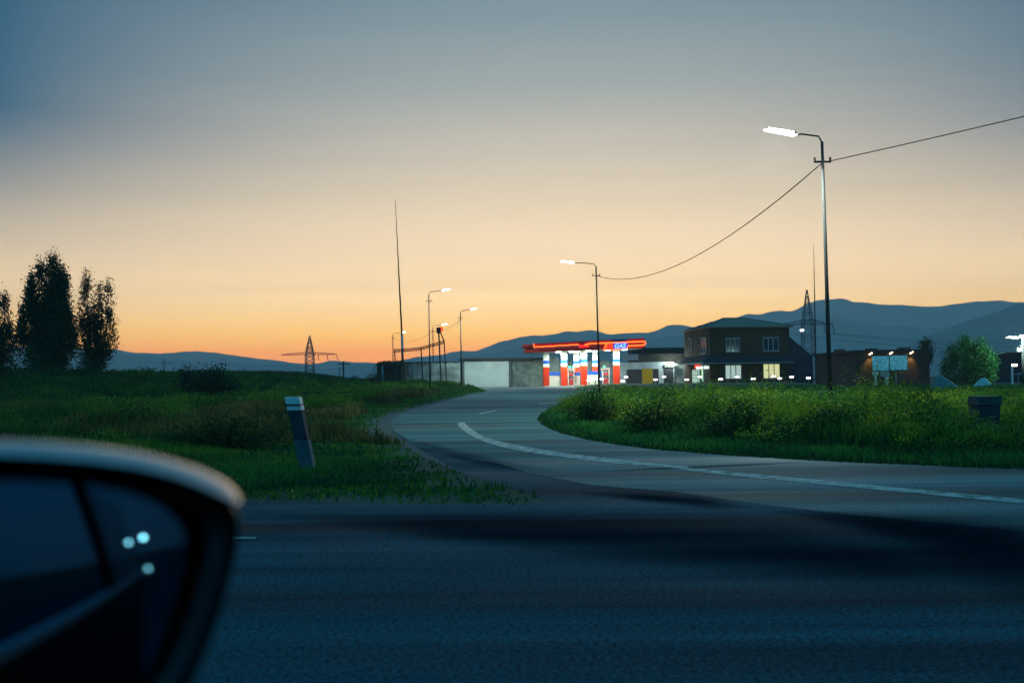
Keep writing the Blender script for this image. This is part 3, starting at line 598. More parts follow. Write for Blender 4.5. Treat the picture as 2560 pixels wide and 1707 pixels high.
mb.add(pts, [(3, 2, 1, 0), (0, 1, 5, 4), (1, 2, 6, 5), (2, 3, 7, 6), (3, 0, 4, 7), (4, 5, 9, 8), (5, 6, 9), (6, 7, 8, 9), (7, 4, 8)])
roof = obj('roof', mb, m_roofm, house)
mb = MB()
e0 = pts[4]; rdg = pts[8]
for k in range(1, 8):
    f = k / 8; a = pts[7].lerp(pts[4], f); c = pts[7].lerp(pts[8], f * 2) if f < .5 else pts[4].lerp(pts[8], (1 - f) * 2)
    mb.bar(a + Vector((0, 0, .04)), c + Vector((0, 0, .04)), .05)
for k in range(1, 20):
    f = k / 20; a = pts[4].lerp(pts[5], f); uu = -ov + (Uw + 2 * ov) * f
    lim = min(1, (uu + ov) / (ur0 + ov), (Uw + ov - uu) / (Uw + ov - ur1)); top = FH.w(uu, -ov + (vr + ov) * lim, zt + .14 + (rz + .9 - zt - .14) * lim)
    mb.bar(a + Vector((0, 0, .03)), top + Vector((0, 0, .03)), .035)
mb.bar(pts[4] + Vector((0, 0, .05)), rdg + Vector((0, 0, .05)), .09); mb.bar(pts[5] + Vector((0, 0, .05)), pts[9] + Vector((0, 0, .05)), .09); mb.bar(pts[8] + Vector((0, 0, .05)), pts[9] + Vector((0, 0, .05)), .1)
obj('roof_seam', mb, mat('roof_seam_metal', (.22, .20, .18), .5, .3), roof)
def window(F_, x0, x1, yt, yb, parent, glassm, name='window', lab=None, mull=(.33, .66), sign=-1, trans=True, fm=m_frame, inner=None):
    """a casement window on the wall of frame F_; sign -1: outside is -v"""
    u0, z0 = F_.uz(x0, yb); u1, z1 = F_.uz(x1, yt)
    if u0 > u1: u0, u1 = u1, u0
    s = sign
    mb = MB(); a, b_ = sorted((s * .02, s * .03)); F_.box(mb, u0, u1, a, b_, z0, z1); g = obj(name, mb, glassm, parent, label=lab)
    fr = MB(); t = .06; a, b_ = sorted((s * .032, s * .10))
    F_.box(fr, u0 - t, u0, a, b_, z0, z1); F_.box(fr, u1, u1 + t, a, b_, z0, z1); F_.box(fr, u0 - t, u1 + t, a, b_, z1, z1 + t); F_.box(fr, u0 - t, u1 + t, a, b_, z0 - t, z0)
    for q in mull: uu = u0 + (u1 - u0) * q; F_.box(fr, uu - t * .6, uu + t * .6, a, b_ , z0, z1)
    obj('frame', fr, fm, g)
    si = MB(); a, b_ = sorted((s * .002, s * .22)); F_.box(si, u0 - .15, u1 + .15, a, b_, z0 - .16, z0 - t - .005)
    obj('sill', si, mat('sill_stone', (.30, .30, .28), .8), g)
    si = MB(); F_.box(si, u0 - .12, u1 + .12, a, b_, z1 + t + .005, z1 + .20); obj('lintel', si, MATS['sill_stone'], g); return g
window(FH, 1816, 1847, 848, 878, house, m_glass); window(FH, 1909, 1944, 846, 876, house, m_glass)
litm = m_lit
def curtain(name, c, s):
    m = bpy.data.materials.new(name); m.use_nodes = True; t, b = nodes_of(m); b.inputs['Base Color'].default_value = (*c, 1)
    tcn = t.nodes.new('ShaderNodeTexCoord'); wv = t.nodes.new('ShaderNodeTexWave'); wv.inputs['Scale'].default_value = 2.2; wv.inputs['Distortion'].default_value = 2
    t.links.new(tcn.outputs['Object'], wv.inputs[0]); mr = t.nodes.new('ShaderNodeMapRange'); t.links.new(wv.outputs['Fac'], mr.inputs[0]); mr.inputs[3].default_value = s * .72; mr.inputs[4].default_value = s * 1.1
    b.inputs['Emission Color'].default_value = (*c, 1); t.links.new(mr.outputs[0], b.inputs['Emission Strength']); return m
window(FH, 1814, 1852, 913, 946, house, curtain('lit_curtain', (.50, .66, .58), .75), lab='lit window with pale curtains', fm=mat('dark_frame', (.10, .12, .12), .6))
window(FH, 1909, 1948, 910, 945, house, curtain('lit_curtain_yellow', (.72, .72, .36), .95), lab='lit window glowing yellow', fm=MATS['dark_frame'])
# side of the house facing the station
FS = Fr((A.x, A.y), 95)
window(FS, 1767, 1753, 848, 882, house, m_glass, mull=(.5,), sign=1); window(FS, 1730, 1724, 849, 873, house, m_dark, mull=(), sign=1)
us, zs = FS.uz(1776, 958); ue, _ = FS.uz(1732, 958)
m_shop = lampmat('shop_light', (.55, .75, .60), .55)
mb = MB(); FS.box(mb, .9, ue, .02, .04, .2, FS.uz(1755, 925)[1]); ent = obj('shop_entrance', mb, m_dark, house, label='shop front lit from inside')
fr = MB(); zt2 = FS.uz(1765, 922)[1]
FS.box(fr, .3, ue * .62, .05, .35, zt2 + .02, zt2 + .30); obj('light_strip', fr, lampmat('strip_light', (.8, 1, .82), 1.6), ent)
for (q0, q1, zz0, zz1, mm, nm) in [(.72, .97, .2, 1.9, m_shop, 'fridge'), (.56, .70, .2, 1.95, lampmat('fridge_light', (.45, .7, .6), .4), 'fridge'), (.36, .42, .5, 1.9, lampmat('ad_light', (.6, .9, .5), .8), 'poster')]:
    mb = MB(); FS.box(mb, ue * q0, ue * q1, .05, .12, zz0, zz1); o = obj(nm, mb, mm, ent)
    if nm == 'fridge':
        mb = MB()
        for k in range(4): FS.box(mb, ue * q0, ue * q1, .123, .16, zz0 + .2 + k * .42, zz0 + .25 + k * .42)
        obj('shelf', mb, m_dark, o)
mb = MB(); a = FS.uz(1746, 912)[0]; c = FS.uz(1752, 912)[0]; z1 = FS.uz(1748, 912)[1]; z0 = FS.uz(1748, 920)[1]
FS.box(mb, c - .2, a + .6, .12, .3, z0, z1); obj('red_sign', mb, lampmat('red_neon', (1, .03, .01), 2.2), house)
mb = MB(); FS.box(mb, .6, c - .8, .12, .2, z0, z1 - .05); obj('sign_panel', mb, mat('pale_sign', (.4, .45, .42), .6), house)
# awning skirt round the ground floor
mb = MB(); ztp = FH.uz(1777, 888)[1]; zlo = FH.uz(1777, 905)[1]; ex = 1.25
ring_t = [FH.w(-.02, -.02, ztp), FH.w(Uw + .1, -.02, ztp), FH.w(-.02, DP + .3, ztp)]
ring_b = [FH.w(-ex, -ex, zlo), FH.w(Uw + .1, -ex, zlo), FH.w(-ex, DP + .3, zlo)]
t1 = ring_t + ring_b
t2 = [p - Vector((0, 0, .10)) for p in t1]
mb.add(t1 + t2, [(0, 3, 4, 1), (0, 2, 5, 3), (6, 7, 10, 9), (6, 9, 11, 8), (3, 9, 10, 4), (3, 5, 11, 9), (4, 10, 7, 1), (5, 2, 8, 11)])
obj('awning', mb, mat('dark_shingle', (.018, .022, .028), .8, var=.3, scale=4), house)
mb = MB(); mb.bar(ring_b[0] + Vector((0, 0, -.16)), ring_b[2] + Vector((0, 0, -.16)), .12); mb.bar(ring_b[0] + Vector((0, 0, -.16)), ring_b[1] + Vector((0, 0, -.16)), .06)
obj('gutter', mb, mat('gutter_metal', (.45, .48, .45), .5), house)
mb = MB(); mb.tube([ring_b[0] + Vector((.1, .15, -.2)), Vector((ring_b[0].x + .1, ring_b[0].y + .15, -.1))], .06, 8); obj('porch_post', mb, m_frame, house)
# blue-black lean-to at the right of the house
mb = MB(); p = [FH.w(Uw + .01, 1, 0), FH.w(Uw + 3.2, 1, 0), FH.w(Uw + 3.2, 9, 0), FH.w(Uw + .01, 9, 0)]
z1 = FH.uz(1976, 835, 1)[1]; z2 = FH.uz(2040, 890, 1)[1]
mb.hexa(p + [p[0] + Vector((0, 0, z1)), p[1] + Vector((0, 0, z2)), p[2] + Vector((0, 0, z2)), p[3] + Vector((0, 0, z1))]); shed = obj('lean_to_shed', mb, mat('blue_dark_roof', (.02, .035, .06), .7)); tag(shed, 'dark blue lean-to with sloping roof against the right side of the brick house', 'shed')
# garage / shop row left of the house
B0 = at(1560, 963, 131); FG = Fr((B0.x, B0.y), 2)
m_plaster = mat('grey_plaster', (.62, .70, .70), .85, var=.18, scale=.9); m_brown = mat('dark_plaster', (.055, .055, .045), .9, var=.4, scale=1.5)
gar = thing('garage_building', (B0.x + 3, B0.y + 3, 0), 'low grey garage building with a yellow door, between the station and the brick house', 'building')
u1 = FG.uz(1686, 960)[0]; zg = FG.uz(1640, 905)[1]
mb = MB(); FG.box(mb, -4.5, u1, 0, 7, -.1, zg); obj('wall', mb, m_plaster, gar)
mb = MB(); FG.box(mb, FG.uz(1598, 900)[0], u1 + 2.2, .6, 7.2, zg + .003, FG.uz(1640, 884, .6)[1]); obj('parapet', mb, m_brown, gar)
mb = MB(); FG.box(mb, FG.uz(1585, 900, 6)[0], FG.uz(1716, 900, 6)[0], 7.25, 11.5, -.1, FG.uz(1650, 869, 7.25)[1]); obj('upper_block', mb, m_brown, gar)
mb = MB(); FG.pbox(mb, 1680, 1684, 863, 872, 7.3, 7.6, z0=FG.uz(1650, 869, 7.25)[1] + .003); obj('chimney', mb, m_plaster, gar)
mb = MB(); FG.pbox(mb, 1560, 1596, 885, 900, -.12, .5, vref=-.12); obj('sign_band', mb, mat('bluish_panel', (.30, .34, .38), .7), gar)
m_door = mat('dark_door', (.05, .052, .06), .6, var=.2); m_yel = mat('yellow_door', (.62, .38, .015), .5, var=.08)
for x0, x1, yt, yb, mm, nm in [(1567, 1605, 923, 962, m_door, 'garage_door'), (1605.5, 1632, 921, 962, m_yel, 'yellow_door'), (1632.5, 1647, 922, 962, m_door, 'garage_door'), (1660, 1684, 919, 962, m_door, 'garage_door')]:
    mb = MB(); FG.pbox(mb, x0, x1, yt, yb, -.05, .02, vref=-.05, z0=.02); d = obj(nm, mb, mm, gar)
    mb = MB(); FG.pbox(mb, x0 + 1.5, x0 + 2.5, 945, 948, -.10, -.052, vref=-.05); obj('handle', mb, m_galv, d)
mb = MB(); FG.pbox(mb, 1660, 1685, 911, 918.5, -.18, -.01, vref=-.18); sg = obj('sign_board', mb, mat('sign_black', (.03, .04, .04), .6), gar)
m_let = lampmat('sign_letters', (.55, .62, .45), .5)
mb = MB()
for k, (xa, xb) in enumerate([(1661.5, 1667), (1669, 1674.5), (1677, 1683.5)]):
    FG.pbox(mb, xa, xb, 912.3, 913.6, -.20, -.185, vref=-.2); FG.pbox(mb, xa, xb, 916.2, 917.4, -.20, -.185, vref=-.2); FG.pbox(mb, (xa + xb) / 2 - .8, (xa + xb) / 2 + .8, 913.7, 916.1, -.20, -.185, vref=-.2)
obj('lettering', mb, m_let, sg)
mb = MB(); FG.pbox(mb, 1684, 1687.5, 908.5, 914, -.5, -.2, vref=-.5); wl = obj('wall_lamp', mb, m_lamp, gar); light('wall_lamp_light', 'POINT', FG.w(u1 - .4, -.9, 3.0), 220, (.85, 1, .93), wl, .1)
mb = MB(); FG.box(mb, u1 + .01, u1 + 3.4, 1.0, 5, -.1, FG.uz(1700, 908, 1.0)[1]); obj('side_wing', mb, mat('pale_plaster', (.48, .53, .48), .85, var=.1), gar)
# long low wall and building behind the station
C0 = at(1152, 965, 126); FB = Fr((C0.x, C0.y), 0)
mb = MB(); FB.box(mb, 0, FB.uz(1357, 960)[0], 0, 8, -.2, FB.uz(1250, 901)[1]); lb = thing('warehouse', (C0.x + 5, C0.y + 3, 0), 'long low concrete warehouse with a pale panel, left of the station', 'building')
obj('wall', mb, mat('stained_concrete', (.15, .19, .17), .92, var=.45, scale=1.4, detail=8), lb)
mb = MB(); FB.box(mb, -.15, FB.uz(1357, 960)[0] + .2, -.25, 8.1, FB.uz(1250, 901)[1] + .003, FB.uz(1250, 895)[1]); obj('roof', mb, mat('dark_coping', (.04, .05, .045), .9, var=.3), lb)
mb = MB(); FB.pbox(mb, 1161.5, 1272.5, 903, 967, -.08, .01, vref=-.08, z0=.05); obj('panel', mb, mat('pale_panel', (.62, .68, .62), .85, var=.12, scale=.8), lb)
for q in (1155, 1276):
    mb = MB(); FB.pbox(mb, q - 3, q + 3, 902, 967, -.2, .01, vref=-.2, z0=0); obj('pillar', mb, mat('pillar_concrete', (.10, .12, .11), .9, var=.4), lb)
mb = MB(); FB.box(mb, FB.uz(1357, 960)[0] + .25, FB.uz(1397, 960)[0], .6, 8, -.2, FB.uz(1375, 892)[1]); FB.box(mb, FB.uz(1397, 960)[0] + .01, 19, 2.5, 9, -.2, FB.uz(1430, 903, 2.5)[1])
rb = obj('rear_building', mb, mat('rear_plaster', (.16, .20, .20), .9, var=.3)); tag(rb, 'plain grey building seen through the columns behind the fuel pumps', 'building')
# older concrete yard wall and shed at the left
D0 = at(1012, 955, 122); FW = Fr((D0.x, D0.y), 1)
uw = FW.uz(1150, 950)[0]; wt = thing('concrete_wall', (D0.x + 3, D0.y, 0), 'blotchy grey concrete yard wall between the dark shed and the warehouse', 'wall')
mb = MB(); FW.box(mb, 0, uw, 0, .35, -.3, FW.uz(1080, 906)[1]); obj('wall', mb, mat('blotchy_concrete', (.24, .28, .26), .92, var=.55, scale=.9, detail=9), wt)
mb = MB(); FW.box(mb, -.1, uw, -.08, .42, FW.uz(1080, 906)[1] + .003, FW.uz(1080, 904)[1]); obj('coping', mb, mat('dark_coping2', (.06, .07, .06), .9), wt)
for k in range(1, 6):
    mb = MB(); FW.box(mb, uw * k / 6 - .12, uw * k / 6 + .12, -.06, -.003, -.3, FW.uz(1080, 906.5)[1]); obj('buttress', mb, MATS['blotchy_concrete'], wt)
E0 = at(943, 955, 118); FE = Fr((E0.x, E0.y), -3); ue = FE.uz(1003, 950)[0]
sh = thing('wooden_shed', (E0.x + 1, E0.y + 1, 0), 'dark tumbledown shed with weeds on its flat roof', 'shed')
mb = MB(); FE.box(mb, 0, ue, 0, 4, -.3, FE.uz(970, 914)[1]); obj('wall', mb, mat('dark_planks', (.035, .030, .025), .9, var=.4, scale=5, stretch=(3, 3, .3)), sh)
mb = MB(); FE.box(mb, -.15, ue + .3, -.3, 4.2, FE.uz(970, 914)[1] + .003, FE.uz(970, 909.5)[1]); obj('roof', mb, mat('rusty_roof', (.09, .06, .04), .9, var=.4), sh)
mb = MB(); FE.pbox(mb, 953.5, 958, 915, 950, -.25, -.05, vref=-.25, z0=0); obj('post', mb, mat('whitish_post', (.40, .40, .38), .8), sh)
mb = MB(); FE.box(mb, ue + .004, ue + .5, -.28, .5, 0, FE.uz(1006, 909)[1]); obj('corner_post', mb, mat('ochre_board', (.16, .11, .05), .9, var=.3), sh)
n = 700; x = RNG.uniform(0, ue, n); y = RNG.uniform(0, 4, n); zt3 = FE.uz(970, 909.5)[1]
P = np.array([list(FE.w(a, b_, zt3 - .02)) for a, b_ in zip(x, y)]); V, T, tt = blades(P, RNG.uniform(.1, .55, n), np.full(n, .06), .8, RNG.uniform(0, .6, n))
o = fast_mesh('roof_weeds', V, T, tt, m_dry, sh); o['kind'] = 'stuff'
# ------------------------------------------------------------------ filling station
Yc = 120.0
K0 = at(1334, 967, Yc); FC = Fr((K0.x, K0.y), 0)
can = thing('station_canopy', (K0.x + 7, K0.y + 4, 0), 'red filling station canopy on striped red white and blue columns', 'gas station')
m_red = mat('red_panel', (.42, .025, .02), .45, var=.12); m_maroon = mat('maroon_painted_glow', (.42, .018, .014), .5, var=.1); m_bandglow = mat('fascia_painted_glow', (.20, .07, .07), .5, var=.1)  # LED glow painted into the fascia colours, grey band and maroon reddened
uL = 0.0; uR = FC.uz(1612.5, 900)[0]
zTL = FC.uz(1334, 859)[1]; zTR = FC.uz(1612, 845)[1]; zBL = FC.uz(1334, 881)[1]; zBR = FC.uz(1612, 869.5)[1]
def slab(mb, ua, ub, v0, v1, f0, f1):
    """piece of the canopy between height fractions f0..f1 (0 bottom, 1 top); the canopy climbs to the right"""
    z = lambda u, f: (zBL + (zBR - zBL) * (u - uL) / (uR - uL)) * (1 - f) + (zTL + (zTR - zTL) * (u - uL) / (uR - uL)) * f
    return mb.hexa([FC.w(ua, v0, z(ua, f0)), FC.w(ub, v0, z(ub, f0)), FC.w(ub, v1, z(ub, f0)), FC.w(ua, v1, z(ua, f0)), FC.w(ua, v0, z(ua, f1)), FC.w(ub, v0, z(ub, f1)), FC.w(ub, v1, z(ub, f1)), FC.w(ua, v1, z(ua, f1))])
DC = 9.0
obj('soffit', slab(MB(), uL + .1, uR - .1, .1, DC - .1, .003, .12), mat('soffit_white', (.62, .68, .62), .6, var=.05), can)
mb = MB(); slab(mb, uL, uR, 0, .095, .68, 1); slab(mb, uR - .095, uR, .1, DC, .68, 1); slab(mb, uL, uL + .095, .1, DC, .68, 1); slab(mb, uL, uR, DC - .09, DC, .0, 1)
slab(mb, uL, uR, 0, .095, 0, .28); slab(mb, uR - .095, uR, .1, DC - .1, 0, .28); slab(mb, uL, uL + .095, .1, DC - .1, 0, .28); obj('fascia', mb, m_maroon, can)
mb = MB(); slab(mb, uL + .02, uR - .02, .02, .094, .283, .677); slab(mb, uR - .094, uR - .02, .1, DC - .1, .283, .677); slab(mb, uL + .02, uL + .094, .1, DC - .1, .283, .677); obj('fascia_band', mb, m_bandglow, can)
obj('roof', slab(MB(), uL + .1, uR - .1, .1, DC - .1, .8, .9), mat('canopy_roof', (.1, .1, .1), .8), can)
zof_c = lambda u, f: (zBL + (zBR - zBL) * (u - uL) / (uR - uL)) * (1 - f) + (zTL + (zTR - zTL) * (u - uL) / (uR - uL)) * f
m_led = lampmat('led_orange', (1.0, .09, .01), 5); m_ledr = lampmat('led_red', (1, .012, .008), 2.2)
uM1 = FC.uz(1447, 860)[0]; uM2 = FC.uz(1474, 860)[0]
mb = MB(); mb.tube([FC.w(u, -.13, zof_c(u, f)) for u, f in [(uL + .1, .98), (uL + .1, .60)] + [(uL + .1 + (uM1 - uL - .1) * k / 12, .60 + .06 * k / 12 + .015 * math.sin(k * 2.1)) for k in range(1, 13)]], .055, 6)
mb.tube([FC.w(u, -.13, zof_c(u, f)) for u, f in [(uM1 + .7, .56), (uM2, .70), (uM2 + .6, .69), (uR - .1, .66), (uR + .06, .62)]], .075, 6)
uS0 = FC.uz(1511, 870)[0]; uS1 = FC.uz(1568, 870)[0]
mb.tube([FC.w(u, -.13, zof_c(u, f)) for u, f in [(uR + .08, .56), (uR + .10, .40), (uR - .3, .27), (uS1 + .1, .28), (uS1 - .1, -.05), (uS0 - .1, -.07), (uS0 + .1, .3), (uS0 + .25, .72)]], .075, 6)
obj('light_strip', mb, m_led, can)
# lit sign: red letters then GAS on blue
mb = MB(); um = FC.uz(1534, 865)[0]
slab(mb, um, uS1, -.16, -.005, .02, .62); sgn = obj('sign_panel', mb, lampmat('sign_blue', (.02, .10, .75), 1.0), can, label='blue lit sign panel reading GAS')
mb = MB(); slab(mb, uS0 + .15, um - .03, -.12, -.005, .02, .62); sg2 = obj('sign_panel', mb, mat('sign_deep_red', (.25, .01, .01), .5, emit=(1, .01, .01), es=.12), can, label='dark red lit sign panel')
mb = MB(); slab(mb, uS0 + .9, uS1, -.04, -.003, .72, 1.0); obj('sign_backing', mb, mat('sign_back_blue', (.03, .04, .18), .5), can)
def text(txt, F_, u, v, z, h, m, parent, name='lettering', width=None, shear=.25, ext=.02, tilt=0.0):
    cu = bpy.data.curves.new(name, 'FONT'); cu.body = txt; cu.size = 1; cu.extrude = 0.05; cu.shear = shear; cu.offset = 0.02
    o = bpy.data.objects.new(name, cu); C.objects.link(o); bpy.context.view_layer.update()
    me = bpy.data.meshes.new_from_object(o.evaluated_get(bpy.context.evaluated_depsgraph_get())); bpy.data.objects.remove(o)
    vs = [v_.co.copy() for v_ in me.vertices]; xs_ = [p.x for p in vs]; ys_ = [p.y for p in vs]; w0 = max(xs_) - min(xs_); h0 = max(ys_) - min(ys_)
    kx = (width / w0) if width else h / h0; ky = h / h0; mb = MB()
    for p in vs:
        uu = (p.x - min(xs_)) * kx; mb.v.append(F_.w(u + uu, v - p.z * .5, z + (p.y - min(ys_)) * ky + uu * tilt))
    mb.f = [list(f.vertices) for f in me.polygons]
    return obj(name, mb, m, parent)
tl = (zBR - zBL) / (uR - uL); hz = (zof_c(uS1, .54) - zof_c(uS1, .08))
text('GAS', FC, um + .1, -.20, zof_c(um, .09), hz, lampmat('letters_pale_blue', (.45, .70, 1.0), 1.15), sgn, width=uS1 - um - .25, tilt=tl)
text('STA', FC, uS0 + .2, -.16, zof_c(uS0, .09), hz, lampmat('letters_red', (1, .05, .02), 2.6), sg2, width=um - uS0 - .3, tilt=tl)
mb = MB(); slab(mb, uM1 + .05, uM1 + 1.2, -.12, -.005, .34, .58); obj('red_emblem', mb, m_ledr, can)
mb = MB(); slab(mb, uL - 1.25, uL - .12, 2.0, 7.5, .72, 1.0); slab(mb, uL - 1.0, uL - .12, 2.3, 7, .1, .7); obj('side_fascia', mb, m_maroon, can)
# soffit lights
lights_px = [(1347, 882, .7), (1396, 880.5, .7), (1429, 881.5, .7), (1444, 876.5, 5), (1471, 878, .7), (1487, 874.5, 5), (1519, 875.5, .7), (1561, 873.3, .7)]
for i, (px, py, v) in enumerate(lights_px):
    u = FC.uz(px, py, v)[0]; z = zof_c(u, 0)
    mb = MB(); FC.box(mb, u - .3, u + .3, v - .2, v + .2, z - .15, z - .03); o = obj('ceiling_lamp', mb, m_lamp if i else mat('unlit_lamp', (.6, .62, .6), .5), can)
    if i: light('ceiling_lamp_light', 'AREA', FC.w(u, v, z - .25), 230, (.84, 1, .90), o, .6)
# columns
m_cw = mat('column_white', (.74, .78, .66), .45, var=.08); m_cb = mat('column_blue', (.02, .12, .55), .45, var=.1); m_cr = mat('column_red', (.80, .045, .012), .45, var=.08)
cols = [(1365.5, 1.8, 881), (1410, 1.8, 878), (1459.5, 1.8, 874), (1541, 1.8, 872), (1441, 6.8, 878), (1488, 6.8, 876)]
for px, v, py in cols:
    u = FC.uz(px, 920, v)[0]; w_ = .36; zc = zof_c(u, 0)
    yb = 967
    def zz(y_): return FC.uz(px, y_, 1.8)[1] + .1
    k = (py - 874) * .5
    z1, z2, z3 = zz(900 + k), zz(908 + k), zz(916 + k)
    mb = MB(); FC.box(mb, u - w_, u + w_, v - w_, v + w_, .15, zc - .003); co = obj('column', mb, m_cw, can)
    mb = MB(); FC.box(mb, u - w_ - .01, u + w_ + .01, v - w_ - .01, v + w_ + .01, z2, z1); obj('blue_band', mb, m_cb, co)
    mb = MB(); FC.box(mb, u - w_ - .01, u + w_ + .01, v - w_ - .01, v + w_ + .01, .155, z3); obj('red_base', mb, m_cr, co)
# kerbed islands
for xa, xb, v0, v1, lab in [(1361, 1400, .9, 7.6, 'white kerbed island under the leftmost column'), (1403, 1452, .9, 7.6, 'white kerbed island under the middle fuel pump'), (1456, 1556, .9, 7.6, 'white kerbed island under the right fuel pump')]:
    mb = MB(); ua = FC.uz(xa, 967)[0]; ub = FC.uz(xb, 967)[0]; FC.box(mb, ua, ub, v0, v1, -.02, .15); o = obj('pump_island', mb, mat('kerb_white', (.62, .66, .56), .7, var=.15)); tag(o, lab, 'kerb island', 'pump islands')
# white blue-topped blocks
for xa, xb, yt, v, lab in [(1374, 1399, 930, 3.0, 'white blue-topped wall block between the two left columns'), (1437, 1450, 930, 3.0, 'narrow white blue-topped block right of the left pump'), (1468, 1501, 927.5, 3.2, 'white blue-framed block left of the right fuel pump')]:
    ua = FC.uz(xa, 960, v)[0]; ub = FC.uz(xb, 960, v)[0]; ztq = FC.uz((xa + xb) / 2, yt, v)[1]
    t = thing('low_block_wall', FC.w((ua + ub) / 2, v, .15), lab, 'wall', 'blue-topped blocks under the canopy')
    mb = MB(); FC.box(mb, ua, ub, v, v + .8, .153, ztq - .42); obj('wall', mb, m_cw, t)
    mb = MB(); FC.box(mb, ua - .05, ub + (.3 if xa > 1460 else .05), v - .05, v + .85, ztq - .417, ztq); 
    if xa > 1460: FC.box(mb, ub + .003, ub + .3, v - .05, v + .85, .153, ztq - .42)
    obj('blue_top', mb, m_cb, t)
# pumps
m_pw = mat('pump_white', (.55, .60, .52), .4, var=.08); m_pr = mat('pump_red', (.45, .04, .05), .4, var=.1); m_scr = mat('pump_screen', (.06, .09, .10), .2, var=.1)
m_dig = lampmat('green_digits', (.05, 1, .40), 6)
def pump(xm, v, wpx, lab, digits):
    u = FC.uz(xm, 950, v)[0]; hw = wpx / F * (Yc + v) / 2; t = thing('fuel_pump', FC.w(u, v, .15), lab, 'fuel pump', 'fuel pumps under the canopy')
    mb = MB(); FC.box(mb, u - hw, u - hw + .12, v, v + .6, .153, 2.05); FC.box(mb, u + hw - .12, u + hw, v, v + .6, .153, 2.05); FC.box(mb, u - hw + .123, u + hw - .123, v + .05, v + .55, .153, 2.02)
    b_ = obj('body', mb, m_pw, t)
    mb = MB(); FC.box(mb, u - hw + .16, u + hw - .16, v - .02, v + .045, .2, .95); obj('lower_panel', mb, m_pr, t)
    mb = MB(); FC.box(mb, u - hw + .16, u + hw - .16, v - .02, v + .045, 1.35, 1.68); obj('middle_panel', mb, m_pr, t)
    for z0, z1 in ((1.02, 1.28), (1.74, 1.96)):
        for q in (-1, 1):
            mb = MB(); c = u + q * hw * .38; FC.box(mb, c - .13, c + .13, v - .02, v + .045, z0, z1); obj('screen', mb, m_scr, t)
    mb = MB(); FC.box(mb, u - hw - .1, u + hw + .1, v - .05, v + .65, 2.055, 2.25); obj('top_cap', mb, mat('pump_cap', (.42, .30, .28), .5), t)
    for q in range(digits):
        c = u - hw * .5 + q * .45
        mb = MB()
        for s_ in (-.09, .07): mb.bar(FC.w(c + s_, v - .06, 2.32), FC.w(c + s_ + .08, v - .06, 2.52), .055)
        obj('price_digit', mb, m_dig, t)
    mb = MB(); mb.tube([FC.w(u + hw + .05, v + .1, 1.5), FC.w(u + hw + .2, v - .1, 1.0), FC.w(u + hw + .15, v - .1, .45), FC.w(u + hw + .02, v, .7), FC.w(u + hw + .02, v + .1, 1.2)], .025, 5); obj('hose', mb, m_black, t)
pump(1428, 2.2, 17, 'white and red fuel pump with two green price digits, beside the second column', 2)
pump(1515, 2.4, 19, 'fuel pump with one green price digit, left of the rightmost column', 1)
# ------------------------------------------------------------------ bollard lamps on the terrace
m_boll = lampmat('bollard_light', (1.0, .90, .92), 9)
BL = [(1472, 951, 112, 'bollard lamp left, before the blue-framed block'), (1489, 948, 114, 'bollard lamp before the middle of the blue-framed block'), (1504.5, 947.5, 114, 'bollard lamp at the left foot of the right fuel pump'),
      (1557, 952.6, 108, 'lower bollard lamp right beside the rightmost striped column'), (1565, 942.4, 116, 'upper bollard lamp right of the rightmost striped column'), (1638.6, 949, 112, 'bollard lamp just right of the yellow door'),
      (1660, 941.8, 117, 'upper bollard lamp at the pale pillar of the garage'), (1717, 949, 111, 'bollard lamp at the left side of the shop entrance'), (1750, 941.8, 115.5, 'bollard lamp shining before the shop fridges'),
      (1802, 948, 110, 'bollard lamp left of the pale curtained window'), (1842.7, 941.8, 116, 'bollard lamp at the right foot of the pale curtained window'), (1883, 947, 110, 'bollard lamp midway between the two lit windows'),
      (1934, 940.7, 116, 'bollard lamp under the yellow lit window, beside a plant'), (1949, 946, 110, 'bollard lamp at the right corner of the yellow lit window'), (1979, 942.4, 113, 'bollard lamp at the right corner of the brick house'),
      (2021, 945, 108, 'last bollard lamp on the right, alone before the dark yard')]
proto = None
for px, py, Y, lab in BL:
    p = at(px, py, Y)
    if proto is None:
        t = thing('bollard_lamp', (p.x, p.y, p.z - .72), lab, 'lamp', 'bollard lamps on the terrace'); q = Vector(t.location)
        obj('post', MB().tube([q, q + Vector((0, 0, .62))], .05, 8), m_galv, t)
        h = MB(); h.box(q.x - .19, q.x + .19, q.y - .1, q.y + .1, q.z + .66, q.z + .80); obj('lamp_head', h, m_boll, t)
        obj('cap', MB().box(q.x - .28, q.x + .28, q.y - .13, q.y + .13, q.z + .805, q.z + .85), m_galv, t); proto = t; first = q
    else:
        t = copy_tree(proto); t.location = (p.x, p.y, p.z - .72); t['label'] = lab
# raised lawn bank that carries the lamps
mb = MB(); l0 = at(1450, 960, 106); l1 = at(2060, 960, 106)
nn_ = 40; vs = []
for i in range(nn_ + 1):
    f = i / nn_; x = l0.x + (l1.x - l0.x) * f
    for yy, z in ((95.5, -.02), (100, .10), (106, .32 + .05 * math.sin(i)), (116, .36), (117.3, -.05)): vs.append((x, yy, z * (math.sin(math.pi * min(1, f * 8) / 2)) * (1 if f < .93 else max(0, (1 - f) / .07))))
fs = [(i * 5 + k, (i + 1) * 5 + k, (i + 1) * 5 + k + 1, i * 5 + k + 1) for i in range(nn_) for k in range(4)]
mb.add(vs, fs); struct('lawn_bank', mb, mat('lawn', (.03, .085, .02), .95, var=.3, scale=2), smooth=True)
